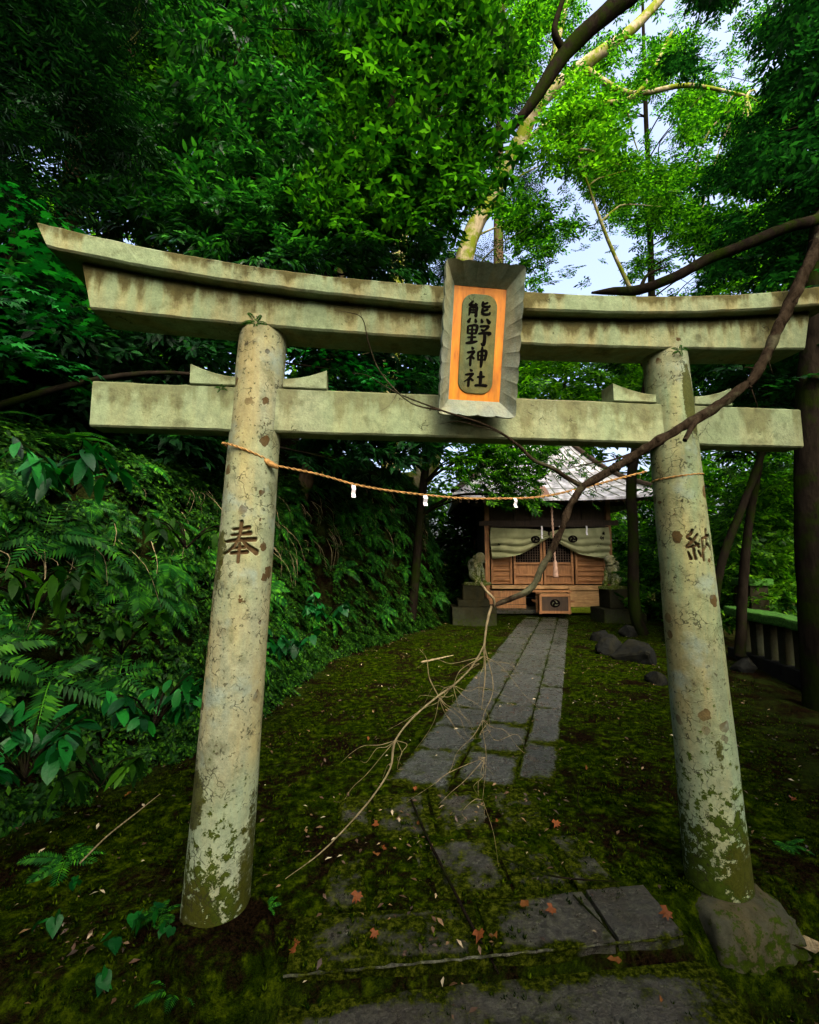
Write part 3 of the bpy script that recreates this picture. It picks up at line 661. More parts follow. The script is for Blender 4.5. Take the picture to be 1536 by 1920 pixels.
for a, b, c, d, sc, wv in (((-W0, yo, Hh), (W0, yo, Hh), (-w1, yi, h1), (w1, yi, h1), .008, 5), ((-W0, yo, -Hh), (W0, yo, -Hh), (-w1, yi, -h1), (w1, yi, -h1), .007, 4),
                       ((-W0 + .001, yo - .001, -Hh + .002), (-W0 + .001, yo - .001, Hh - .002), (-w1, yi, -h1), (-w1, yi, h1), .006, 9), ((W0 - .001, yo - .001, -Hh + .002), (W0 - .001, yo - .001, Hh - .002), (w1, yi, -h1), (w1, yi, h1), .006, 9)):
    link('frame_side', bm_mesh('frame_side', frame_side(a, b, c, d, n=72, scal=sc, waves=wv)), M['plaque_stone'], plq)
bm = bmesh.new(); box(bm, 0, .012, 0, 2 * w1 + .004, .03, 2 * h1 + .004); link('board', bm_mesh('board', bm), M['board'], plq)
tw, thh, r_ = .079, .218, .052
bm = bmesh.new(); ring = []
for cx, cz, a0 in ((tw - r_, thh - r_, 0), (-tw + r_, thh - r_, 90), (-tw + r_, -thh + r_, 180), (tw - r_, -thh + r_, 270)):
    for k in range(9): a = math.radians(a0 + k * 11.25); ring.append((cx + r_ * math.cos(a), cz + r_ * math.sin(a)))
f = [bm.verts.new((x, -.009, z)) for x, z in ring]; f2 = [bm.verts.new((x * 1.035, -.006, z * 1.012)) for x, z in ring]; b = [bm.verts.new((x * 1.035, 0, z * 1.012)) for x, z in ring]
bm.faces.new(f)
for i in range(len(f)): j = (i + 1) % len(f); bm.faces.new((f[i], f[j], f2[j], f2[i])); bm.faces.new((f2[i], f2[j], b[j], b[i]))
tab = link('tablet', bm_mesh('tablet', bm), M['tablet'], plq)
for nm, cz, ww, hh in (('bear', .140, .114, .104), ('field', .040, .118, .100), ('god', -.056, .106, .094), ('shrine', -.152, .114, .088)):
    link('character', char_mesh(nm, 0, cz, ww, hh, -.009, .0015, 1.42), M['ink'], tab)
for yy, zz in ((.06, .18), (.045, -.2)): bm = bmesh.new(); box(bm, 0, yy, zz, .05, .08, .04); link('bracket', bm_mesh('bracket', bm), M['bark_dark'], plq)

# ------------------------------------------------------------------ straw rope with paper streamers
rope = thing('straw_rope', 'twisted golden straw rope strung between the two torii pillars', 'rope', tuple(at(780, 925, 1.98)))
def twist(P, r, turns_per_m=38, seg=5, n=10):
    L = catmull(P, n); ln = [0]
    for a, b in zip(L[:-1], L[1:]): ln.append(ln[-1] + (b - a).length)
    out = []
    for ph in (0, math.pi):
        Q = []; prev = None
        # resample finely
        tot = ln[-1]; m = int(tot * turns_per_m * 7); k = 0
        for i in range(m + 1):
            s = tot * i / m
            while k < len(ln) - 2 and ln[k + 1] < s: k += 1
            p = L[k].lerp(L[k + 1], (s - ln[k]) / max(1e-6, ln[k + 1] - ln[k])); t = (L[k + 1] - L[k]).normalized()
            a = Vector((0, 0, 1)); a = (a - t * a.dot(t)).normalized(); b = t.cross(a); an = ph + s * turns_per_m * 2 * math.pi / 2
            rr = r * (1 + .1 * noise.noise(p * 40)); Q.append(p + (a * math.cos(an) + b * math.sin(an)) * rr * .52)
        out.append(tube_arrays(Q, [r * .56] * len(Q), seg=seg, sm=False))
    return out
def ringpts(cx, r, z, dz, n=16, a0=0): return [Vector((cx + r * math.sin(2 * math.pi * i / n + a0), YC - r * math.cos(2 * math.pi * i / n + a0), z + dz * math.sin(2 * math.pi * i / n + a0))) for i in range(n + 1)]
zl = 1.95; V, Fq = join(twist(ringpts(-.497, .119, zl + .02, -.045), .006)); world_child('loop', np_mesh('loop', V, Fq, True), M['rope'], rope)
k0 = Vector((-.39, 2.04, zl - .035))
rp = [k0, at(600, 890, 2.0), at(663, 908, 2.0), at(730, 920, 2.0), at(797, 928, 2.0), at(860, 934, 2.01), at(930, 935, 2.01), at(1010, 932, 2.02), at(1080, 918, 2.03), at(1150, 900, 2.04), at(1212, 884, 2.06)]
V, Fq = join(twist(rp, .0054)); world_child('cord', np_mesh('cord', V, Fq, True), M['rope'], rope)
V, Fq = join(twist(ringpts(1.605, .114, 1.905, .012), .0045)); world_child('loop', np_mesh('loop', V, Fq, True), M['rope'], rope)
V, Fq = join([tube_arrays([k0 + Vector(v) for v in ((-.03, -.012, .02), (0, -.014, 0), (.03, 0, -.014))], [.008, .014, .008], seg=8)]); world_child('knot', np_mesh('knot', V, Fq, True), M['rope'], rope)
# loose straw ends
ls = []
for i in range(60):
    q = rp[0].lerp(rp[-1], 0); k = random.randint(0, len(rp) - 2); p = rp[k].lerp(rp[k + 1], random.random()); d = Vector((random.gauss(0, .012), random.gauss(0, .01), random.gauss(-.004, .01)))
    ls.append(([p, p + d * .5, p + d], [.0008, .0006, .0003], dict(seg=3, n=1)))
world_child('loose_straw', tubes('loose_straw', ls), M['rope'], rope)
def shide(p, w_, l_, fold=.01, tw=.2):
    bm = bmesh.new(); pts = []; s = 1
    z = 0; x = 0; rows = []
    for i in range(4):
        rows.append(((x - w_ / 2, z), (x + w_ / 2, z), i)); z -= l_ / 3; x += s * w_ * .12; s = -s
    vs = [(bm.verts.new((p.x + a[0] * math.cos(tw), p.y - .004 - fold * (i % 2) + a[0] * math.sin(tw), p.z + a[1])), bm.verts.new((p.x + b[0] * math.cos(tw), p.y - .004 - fold * (i % 2) + b[0] * math.sin(tw), p.z + b[1]))) for a, b, i in rows]
    for a, b in zip(vs[:-1], vs[1:]): bm.faces.new((a[0], a[1], b[1], b[0]))
    r = bmesh.ops.extrude_face_region(bm, geom=bm.faces[:]); bmesh.ops.translate(bm, verts=[v for v in r['geom'] if isinstance(v, bmesh.types.BMVert)], vec=(0, .0008, 0))
    return bm_mesh('paper_streamer', bm)
for x, y, ww, ll, Yy in ((663, 910, .018, .055, 1.985), (797, 929, .018, .048, 1.985), (965, 934, .018, .045, 1.995), (1075, 920, .02, .05, 2.015)):
    world_child('paper_streamer', shide(at(x, y, Yy), ww, ll, tw=random.uniform(-.5, .5)), M['paper'], rope)
# ------------------------------------------------------------------ shrine hall (built in its own frame: x right, y back, origin at the foot of the front)
SO = atz(1032, 1149, 0.0); SR = -math.radians(9)
hall = thing('shrine_hall', 'small wooden shrine hall with pale metal roof and curtain at the end of the path', 'shrine', SO, SR)
KS = .01545
def sx(px): return (px - 1032) * KS
def sz(py): return 1.5 + (1047 - py) * KS
def sub(name, bm, mat, parent=None, smooth=False): return link(name, bm_mesh(name, bm, smooth), mat, parent or hall)
D_ = 3.2
bm = bmesh.new(); box(bm, 0, D_ / 2, .04, 4.0, D_ + .5, .2, 0, .02); sub('stone_base', bm, M['path_moss'])
for x in (sx(921), sx(1140)):
    for y in (0, D_):
        bm = bmesh.new(); box(bm, x, y, 1.72, .13, .13, 3.2, 0, .008); sub('post', bm, M['wood'])
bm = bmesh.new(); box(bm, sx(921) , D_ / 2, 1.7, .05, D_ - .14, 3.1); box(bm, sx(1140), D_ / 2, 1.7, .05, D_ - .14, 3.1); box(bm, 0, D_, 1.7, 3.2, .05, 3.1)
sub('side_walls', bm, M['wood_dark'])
xl, xr = sx(925), sx(1136)
# upper front: dark beams and boarding
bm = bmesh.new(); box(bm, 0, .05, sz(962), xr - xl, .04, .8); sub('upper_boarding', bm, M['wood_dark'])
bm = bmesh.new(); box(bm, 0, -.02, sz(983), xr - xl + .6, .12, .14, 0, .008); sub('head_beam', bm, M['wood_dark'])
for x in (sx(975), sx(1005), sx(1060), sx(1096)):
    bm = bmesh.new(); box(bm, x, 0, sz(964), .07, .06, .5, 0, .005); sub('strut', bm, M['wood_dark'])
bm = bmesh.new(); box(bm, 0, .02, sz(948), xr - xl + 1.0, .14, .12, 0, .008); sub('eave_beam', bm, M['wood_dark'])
# side louvre panels
for a, b in ((928, 966), (1079, 1134)):
    xa, xb = sx(a), sx(b); z0, z1 = sz(1093), sz(1030)
    o_ = None
    bm = bmesh.new(); box(bm, (xa + xb) / 2, .05, (z0 + z1) / 2, xb - xa, .02, z1 - z0); o_ = sub('louvre_panel', bm, M['wood_h'])
    bm = bmesh.new(); k = 7
    for i in range(k): z = z0 + (i + .5) / k * (z1 - z0); box(bm, (xa + xb) / 2, .02, z + .02, xb - xa - .04, .025, .045, 0, .004, rx=.5)
    sub('slats', bm, M['wood_h'], o_)
    for x in (xa + .03, xb - .03): bm = bmesh.new(); box(bm, x, .0, (z0 + z1) / 2, .06, .05, z1 - z0, 0, .004); sub('stile', bm, M['wood'], o_)
# lattice doors
for a, b in ((969, 1021), (1023, 1076)):
    xa, xb = sx(a), sx(b); z0, z1 = sz(1094), sz(1000)
    bm = bmesh.new(); box(bm, (xa + xb) / 2, .06, (z0 + sz(1056)) / 2, xb - xa, .03, sz(1056) - z0); o_ = sub('door', bm, M['wood'])
    bm = bmesh.new(); n = 11
    for i in range(n): x = xa + .05 + (xb - xa - .1) * i / (n - 1); box(bm, x, .035, (sz(1056) + z1) / 2, .016, .02, z1 - sz(1056))
    for i in range(12): z = sz(1056) + (z1 - sz(1056)) * (i + .5) / 12; box(bm, (xa + xb) / 2, .052, z, xb - xa - .06, .014, .016)
    sub('lattice', bm, M['wood_dark'], o_)
    bm = bmesh.new()
    for x in (xa + .03, xb - .03): box(bm, x, .02, (z0 + z1) / 2, .06, .05, z1 - z0, 0, .004)
    for z in (z0 + .04, sz(1056), sz(1077)): box(bm, (xa + xb) / 2, .018, z, xb - xa - .12, .04, .05, 0, .004)
    sub('door_frame', bm, M['wood_h'], o_)
bm = bmesh.new(); box(bm, 0, .25, 1.6, 3.0, .02, 1.9); sub('interior_shade_sheet', bm, M['ink'])  # black sheet behind the lattice stands in for the unlit interior
# floor rail, plinth boarding, right hand box and steps
bm = bmesh.new(); box(bm, 0, -.10, sz(1098), xr - xl, .34, .085, 0, .006); sub('threshold_beam', bm, M['wood_pale'])
bm = bmesh.new()
for i in range(3): box(bm, sx(952), -.20 + .012 * (i % 2), sz(1110) - i * .19, sx(990) - sx(921), .03, .18, 0, .004)
sub('plinth_boards', bm, M['wood'])
bm = bmesh.new(); box(bm, sx(1098), -.26, (sz(1102) + sz(1138)) / 2, sx(1134) - sx(1064), .04, sz(1102) - sz(1138) - .01, 0, .004); o_ = sub('plinth_panel', bm, M['wood_pale'])
for x in (sx(1062), sx(1136)): bm = bmesh.new(); box(bm, x, -.27, (sz(1096) + sz(1140)) / 2, .05, .07, sz(1096) - sz(1140), 0, .005); sub('panel_post', bm, M['wood_pale'], o_)
bm = bmesh.new(); box(bm, sx(1099), -.275, sz(1100), sx(1136) - sx(1062), .08, .08, 0, .005)
sub('panel_rail', bm, M['wood_pale'], o_)
for i in range(2):
    bm = bmesh.new(); box(bm, sx(1028), -.32 - .22 * i, sz(1104 + 16 * i), sx(1060) - sx(992), .3, .05, 0, .006); sub('step', bm, M['wood_h'])
bm = bmesh.new(); box(bm, sx(1095), -.42, .13, 1.15, .3, .13, 0, .02); sub('mossy_sill', bm, plain('bright_moss', (.10, .14, .008), .95, .1, .4, 30, .8))
bm = bmesh.new(); box(bm, sx(960), -.45, .09, 1.6, .35, .1, 0, .02); sub('stone_sill', bm, M['path_moss'])
# curtain: two swags tied up at the middle
def curtain(side):
    nx_, nz_ = 70, 26; V = []; xe = -1.62 if side < 0 else 1.64
    for i in range(nx_ + 1):
        u = i / nx_; x = xe * (1 - u) + .02 * side * u
        top = 2.36 - .13 * math.sin(math.pi * min(u * .9, 1)) * .25 - .12 * u ** 6
        bot = 1.47 + .10 * u + .55 * max(0, u - .05) ** 1.9 + .02 * math.sin(u * 9)
        bot = min(bot, top - .08)
        for j in range(nz_ + 1):
            v = j / nz_; z = top + (bot - top) * v
            # folds fan out from the outer top corner to the tied centre
            q = v * (1.15 - .35 * u); fo = (abs(math.sin(q * 13 + u * 2.2 + .9 * math.sin(u * 5 + v * 2))) ** .6 - .5) * .12 * float(sst(.15, .6, v)) * (1 - .3 * u) + .012 * math.sin(u * 34 + v * 3) * (1 - v)
            V.append((x + .02 * side * math.sin(v * 5), -.13 - .06 * math.sin(math.pi * u) - fo, z))
    i = np.arange(nx_)[:, None] * (nz_ + 1) + np.arange(nz_)[None]
    return np_mesh('curtain', np.array(V), np.stack([i, i + nz_ + 1, i + nz_ + 2, i + 1], -1).reshape(-1, 4), True)
M['comma'] = plain('faded_dye', (.10, .10, .06), .9, .1)
def crest(x, z, r, y, parent):
    bm = bmesh.new(); n = 36
    c0 = bm.verts.new((x, y, z)); rg = [bm.verts.new((x + r * math.cos(2 * math.pi * i / n), y, z + r * .82 * math.sin(2 * math.pi * i / n))) for i in range(n)]
    for i in range(n): bm.faces.new((c0, rg[i], rg[(i + 1) % n]))
    r_ = bmesh.ops.extrude_face_region(bm, geom=bm.faces[:]); bmesh.ops.translate(bm, verts=[v for v in r_['geom'] if isinstance(v, bmesh.types.BMVert)], vec=(0, .045, 0))
    d = link('crest', bm_mesh('crest', bm), M['ink'], parent)
    for k in range(3):                                    # three commas
        a0 = 2 * math.pi * k / 3 + .4; P = []; R = []
        for i in range(9):
            t = i / 8; a = a0 + t * 1.35; rr = r * (.34 + .34 * t); P.append((x + rr * math.cos(a), y - .002, z + rr * .82 * math.sin(a))); R.append(r * (.16 * (1 - t) + .015))
        V, Fq = tube_arrays(P, R, seg=6, sm=False); V[:, 1] = y - .003 + (V[:, 1] - y) * .1
        link('comma', np_mesh('comma', V, Fq), M['comma'], d)
for s in (-1, 1):
    cu = link('curtain', curtain(s), M['cloth'], hall)
    crest(-.40 if s < 0 else .62, 2.02 if s < 0 else 2.03, .125, -.235, cu)
    if s > 0:
        for k, nm in enumerate(('offer', 'pay', 'god', 'shrine')):
            me = char_mesh(nm, 0, 0, .1, .11, 0, .003, 1.3); me.transform(Matrix.Translation((1.47 - .05 * k, -.185, 2.19 - k * .13)) @ Matrix.Rotation(.3, 4, 'Y')); link('character', me, M['ink'], cu)
    else:
        for k, nm in enumerate(('offer', 'pay')):
            me = char_mesh(nm, 0, 0, .11, .1, 0, .003, 1.3); me.transform(Matrix.Translation((-1.40 + .07 * k, -.185, 1.90 - k * .16)) @ Matrix.Rotation(-.35, 4, 'Y')); link('character', me, M['ink'], cu)
bm = bmesh.new(); box(bm, 0, -.14, 2.385, 3.25, .03, .03, 0, .004); sub('curtain_rail', bm, M['wood_dark'])
for i, x in enumerate((-.72 + .5, sx(1050), sx(1097), -.22)):
    me = shide(Vector((x, -.21, 2.40 if i else 2.3)), .05, .26, .02); link('paper_streamer', me, M['paper'], hall)
# roof: hipped sheet metal with standing seams, eaves turned up a little at the corners
def roof():
    ex, y0, y1, ze, zr, rx = 2.72, -1.15, D_ + 1.0, 3.06, 5.2, 1.15
    yc = (y0 + y1) / 2; bm = bmesh.new()
    def eave(t, a, b): p = Vector(a).lerp(Vector(b), t); p.z = ze + .16 * abs(2 * t - 1) ** 3; return p
    faces = [((-ex, y0, 0), (ex, y0, 0), (-rx, yc, zr), (rx, yc, zr)), ((ex, y0, 0), (ex, y1, 0), (rx, yc, zr), (rx, yc, zr)), ((ex, y1, 0), (-ex, y1, 0), (rx, yc, zr), (-rx, yc, zr)), ((-ex, y1, 0), (-ex, y0, 0), (-rx, yc, zr), (-rx, yc, zr))]
    for a, b, c, d in faces:
        n, m = 28, 12; g_ = []
        for i in range(n + 1):
            e = eave(i / n, a, b); r = Vector(c).lerp(Vector(d), i / n); row = []
            for j in range(m + 1):
                t = j / m; p = e.lerp(r, t); p.z -= .34 * math.sin(math.pi * t) * .8; row.append(bm.verts.new(p))
            g_.append(row)
        for i in range(n):
            for j in range(m):
                try: bm.faces.new((g_[i][j], g_[i + 1][j], g_[i + 1][j + 1], g_[i][j + 1]))
                except ValueError: pass
    bmesh.ops.remove_doubles(bm, verts=bm.verts, dist=.002)
    bmesh.ops.recalc_face_normals(bm, faces=bm.faces)
    r_ = bmesh.ops.extrude_face_region(bm, geom=bm.faces[:]); bmesh.ops.translate(bm, verts=[v for v in r_['geom'] if isinstance(v, bmesh.types.BMVert)], vec=(0, 0, -.07))
    o = sub('roof', bm, M['roof'])
    lst = []
    for i in range(1, 14):
        t = i / 14; e = eave(t, (-ex, y0, 0), (ex, y0, 0)); r = Vector((-rx, yc, zr)).lerp(Vector((rx, yc, zr)), t); P = []
        for j in range(9): q = j / 8; p = e.lerp(r, q); p.z += -.34 * math.sin(math.pi * q) * .8 + .012; P.append(p)
        lst.append((P, [.014] * 9, dict(seg=4, sm=False)))
    for a in range(1, 4):
        q = a / 4; lo = []
        for i in range(13):
            t = i / 12; p = eave(t, (-ex, y0, 0), (ex, y0, 0)).lerp(Vector((-rx, yc, zr)).lerp(Vector((rx, yc, zr)), t), q); p.z += -.34 * math.sin(math.pi * q) * .8 + .006; lo.append(p)
        lst.append((lo, [.008] * 13, dict(seg=4, sm=False)))
    link('roof_seams', tubes('roof_seams', lst), M['plaque_stone'], o)
    lst = [([(-rx - .1, yc, zr + .05), (0, yc, zr + .0), (rx + .1, yc, zr + .05)], [.12, .11, .12], dict(seg=8))]
    for s, yy in ((1, y0), (-1, y0)):
        P = [Vector((s * ex, yy, ze + .2)), Vector((s * ex, yy, ze + .16)).lerp(Vector((s * rx, yc, zr)), .5) - Vector((0, 0, .22)), Vector((s * rx, yc, zr))]
        lst.append((P, [.07, .07, .08], dict(seg=6)))
    link('ridge', tubes('ridge', lst), M['wood_dark'], o)
    bm = bmesh.new()
    for i in range(26): x = -2.5 + i * .2; box(bm, x, -.45, ze + .06, .05, 1.3, .06, 0, 0, rx=.22)
    link('rafters', bm_mesh('rafters', bm), M['wood_dark'], o)
    # a rusty replacement sheet
    bm = bmesh.new(); pts = []
    for t, q in ((.40, .03), (.47, .03), (.47, .30), (.40, .30)): p = eave(t, (-ex, y0, 0), (ex, y0, 0)).lerp(Vector((-rx, yc, zr)).lerp(Vector((rx, yc, zr)), t), q); p.z += -.34 * math.sin(math.pi * q) * .8 + .014; pts.append(bm.verts.new(p))
    bm.faces.new(pts); link('rusty_sheet', bm_mesh('rusty_sheet', bm), M['rusty'], o)
roof()
def loc(x, y, z=0): return Matrix.LocRotScale(SO, Matrix.Rotation(SR, 3, 'Z').to_quaternion(), None) @ Vector((x, y, z))
# bell rope
br = thing('bell_rope', 'thick bell rope with a pale tassel hanging before the shrine doors', 'rope', loc(.0, -.65, 1.1), SR)
V, Fq = join(twist([(.0 - .05, 0, 2.0), (-.03, 0, 1.2), (0, 0, .35)], .028, 9)); link('cord', np_mesh('cord', V, Fq, True), M['tassel'], br)
link('tassel', tubes('tassel', [([(0, 0, .36), (0, 0, .30), (.0, 0, .15), (.01, 0, -.08), (.01, 0, -.1)], [.02, .045, .06, .075, .03], dict(seg=14, rough=.2))]), M['tassel'], br)
bm = bmesh.new(); bmesh.ops.create_uvsphere(bm, u_segments=16, v_segments=10, radius=.11); bmesh.ops.translate(bm, verts=bm.verts, vec=(-.05, 0, 2.0)); link('bell', bm_mesh('bell', bm, True), plain('old_bronze', (.12, .08, .03), .4, .5), br)
# offering box
ob = thing('offering_box', 'dark offering box with slatted top and round crest before the shrine steps', 'box', loc(sx(1021), -.95, .1), SR)
bm = bmesh.new(); box(bm, 0, 0, .26, .66, .42, .36, 0, .01); link('body', bm_mesh('body', bm), M['wood_dark'], ob)
bm = bmesh.new(); 
for y in (-.2, .2): box(bm, 0, y, .47, .76, .06, .07, 0, .006)
for x in (-.35, .35): box(bm, x, 0, .47, .06, .34, .068, 0, .006)
link('rim', bm_mesh('rim', bm), M['wood_h'], ob)
bm = bmesh.new()
for i in range(12): box(bm, -.30 + i * .054, 0, .495, .02, .36, .03, 0, .003)
link('slats', bm_mesh('slats', bm), M['wood_pale'], ob)
bm = bmesh.new()
for x in (-.36, .36):
    box(bm, x, -.18, .22, .06, .06, .44, 0, .006); box(bm, x, .18, .22, .06, .06, .44, 0, .006)
box(bm, 0, -.18, .05, .8, .05, .07, 0, .006); link('frame', bm_mesh('frame', bm), M['wood'], ob)
crest(0, .27, .125, -.216, ob)

# ------------------------------------------------------------------ guardian statues on stone pedestals
def guardian(label, p, rz, s=1., flip=1, ped_label=''):
    g_ = thing('guardian_statue', label, 'statue', p, rz)
    me = bpy.data.meshes.new('body'); V = [(0, 0, .16), (-.02, 0, .34), (.06, 0, .5), (.10, 0, .64), (.17, 0, .70), (.27, 0, .67),
        (.05, .09, .5), (.13, .10, .3), (.15, .10, .06), (.24, .10, .03), (.05, -.09, .5), (.13, -.10, .3), (.15, -.10, .06), (.24, -.10, .03),
        (-.02, .13, .16), (.14, .15, .12), (.1, .15, .03), (.2, .15, .02), (-.02, -.13, .16), (.14, -.15, .12), (.1, -.15, .03), (.2, -.15, .02),
        (-.14, 0, .2), (-.2, 0, .4), (-.16, 0, .56), (-.12, 0, .64), (.10, .07, .76), (.10, -.07, .76)]
    R_ = [.15, .15, .14, .12, .11, .06, .07, .055, .045, .04, .07, .055, .045, .04, .1, .07, .05, .04, .1, .07, .05, .04, .05, .07, .08, .03, .03, .03]
    E_ = [(0, 1), (1, 2), (2, 3), (3, 4), (4, 5), (2, 6), (6, 7), (7, 8), (8, 9), (2, 10), (10, 11), (11, 12), (12, 13), (0, 14), (14, 15), (15, 16), (16, 17), (0, 18), (18, 19), (19, 20), (20, 21), (0, 22), (22, 23), (23, 24), (24, 25), (3, 26), (3, 27)]
    me.from_pydata([(x * s * flip, y * s, z * s) for x, y, z in V], E_, [])
    o = bpy.data.objects.new('body', me); C.objects.link(o)
    sk = o.modifiers.new('skin', 'SKIN'); me.skin_vertices[0].data[0].use_root = True
    for i, r in enumerate(R_): me.skin_vertices[0].data[i].radius = (r * s, r * s)
    su = o.modifiers.new('sub', 'SUBSURF'); su.levels = 2; su.render_levels = 2
    dg = bpy.context.evaluated_depsgraph_get(); me2 = bpy.data.meshes.new_from_object(o.evaluated_get(dg)); bpy.data.objects.remove(o)
    for v in me2.vertices: v.co += v.normal * .018 * noise.noise(v.co * 16)
    me2.polygons.foreach_set('use_smooth', [True] * len(me2.polygons)); me2.name = 'body'; me2.materials.clear()
    link('body', me2, M['statue_stone'], g_)
    # mane of curls round the head
    bm = bmesh.new()
    for i in range(16):
        a = i * .9; r = bmesh.ops.create_icosphere(bm, subdivisions=2, radius=.045 * s); bmesh.ops.translate(bm, verts=r['verts'], vec=(flip * s * (.02 + .05 * math.cos(a * 2)), s * .12 * math.sin(a), s * (.6 + .12 * math.cos(a))))
    link('mane', bm_mesh('mane', bm, True), M['statue_stone'], g_)
    bm = bmesh.new(); box(bm, 0.03 * flip, 0, 0, .56 * s, .42 * s, .07, 0, .015); link('plinth', bm_mesh('plinth', bm), M['statue_stone'], g_)
    return g_
def pedestal(label, x, y, z0, rz, tiers):
    t = thing('stone_pedestal', label, 'pedestal', (x, y, z0), rz); z = 0
    for i, (w_, d_, h_) in enumerate(tiers):
        bm = bmesh.new(); box(bm, 0, 0, z + h_ / 2, w_, d_, h_, 0, .02); bmesh.ops.subdivide_edges(bm, edges=bm.edges[:], cuts=3, use_grid_fill=True)
        for v in bm.verts: v.co += Vector((1, 1, 1)) * .02 * noise.noise(v.co * 5 + Vector((i, x, 0)))
        link('block', bm_mesh('block', bm), M['stone_dark'], t); z += h_
    return z + z0
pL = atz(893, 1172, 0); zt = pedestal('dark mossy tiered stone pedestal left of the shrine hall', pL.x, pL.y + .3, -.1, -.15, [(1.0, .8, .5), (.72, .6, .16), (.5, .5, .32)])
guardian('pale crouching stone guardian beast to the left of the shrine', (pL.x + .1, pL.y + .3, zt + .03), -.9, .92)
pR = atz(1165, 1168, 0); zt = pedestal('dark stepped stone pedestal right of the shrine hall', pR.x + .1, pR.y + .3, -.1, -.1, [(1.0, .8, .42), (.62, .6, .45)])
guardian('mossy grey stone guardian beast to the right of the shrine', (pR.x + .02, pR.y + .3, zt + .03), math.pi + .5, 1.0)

# ------------------------------------------------------------------ low stone fence on the right
def fence(label, a, b, h, n, name='stone_fence', zb=None):
    f = thing(name, label, 'fence', (a[0], a[1], 0)); A = Vector(a); B = Vector(b)
    d = B - A; ang = math.atan2(d.y, d.x); L = d.length
    def T(me): me.transform(Matrix.Rotation(ang, 4, 'Z')); return me
    bm = bmesh.new(); box(bm, L / 2, 0, h - .06, L + .3, .30, .13, 0, .03); bmesh.ops.subdivide_edges(bm, edges=[e for e in bm.edges if e.calc_length() > .5], cuts=30, use_grid_fill=True)
    for v in bm.verts: v.co.z += .02 * noise.noise(v.co * 3) + .01 * noise.noise(v.co * 12)
    link('rail', T(bm_mesh('rail', bm)), M['rail_moss'], f)
    for i in range(n):
        x = L * (i + .5) / n; bm = bmesh.new(); box(bm, x, 0, (h - .12) / 2 - .12, .15, .15, h + .1, 0, .012, 0, random.gauss(0, .02)); link('post', T(bm_mesh('post', bm)), M['stone_dark'], f)
    bm = bmesh.new(); box(bm, L / 2, 0, .02, L + .3, .26, .22, 0, .02); link('foot_rail', T(bm_mesh('foot_rail', bm)), M['rock'], f)
m_, nt_, n_ = newmat('rail_moss'); a_ = noise_tex(nt_, 25, 5, .7); finish(nt_, ramp(nt_, a_, [(.3, (.008, .03, .004)), (.7, (.035, .12, .012))]), .9, a_, 1, .03, .1); M['rail_moss'] = m_
FA = atz(1385, 1140, .74); FB = atz(1640, 1186, .74); FA, FB = (FA.x, FA.y), (FB.x, FB.y)
fence('dark low stone fence with a moss-covered rail beside the right pillar', FA, FB, .74, 8)
fence('far stretch of low stone fence behind the leaning right-hand trees', (8.0, 11.0), (5.5, 7.4), .7, 10)
pq = at(1408, 1105, 7.2)
lm = thing('stone_marker', 'short square mossy stone marker beyond the stone fence', 'marker', (pq.x, pq.y, -.2))
bm = bmesh.new(); box(bm, 0, 0, .62, .34, .34, 1.3, 0, .02); link('shaft', bm_mesh('shaft', bm), M['stone_dark'], lm)
bm = bmesh.new(); box(bm, 0, 0, 1.3, .46, .46, .12, 0, .03); link('cap', bm_mesh('cap', bm), M['rail_moss'], lm)
# rocks
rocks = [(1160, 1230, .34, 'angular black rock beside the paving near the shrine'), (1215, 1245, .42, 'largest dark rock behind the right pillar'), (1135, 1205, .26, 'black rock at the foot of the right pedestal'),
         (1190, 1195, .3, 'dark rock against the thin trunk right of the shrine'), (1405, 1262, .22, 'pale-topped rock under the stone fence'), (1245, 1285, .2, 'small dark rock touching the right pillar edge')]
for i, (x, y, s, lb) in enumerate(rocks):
    p = atz(x, y, 0); me = crag('rock', (s, s * .8, s * .8), i + 3); o_ = link('rock', me, M['rock']); o_.location = (p.x, p.y + s * .6, s * .12); o_.rotation_euler = (random.gauss(0, .3), random.gauss(0, .3), random.uniform(0, 3)); tag(o_, lb, 'rock')
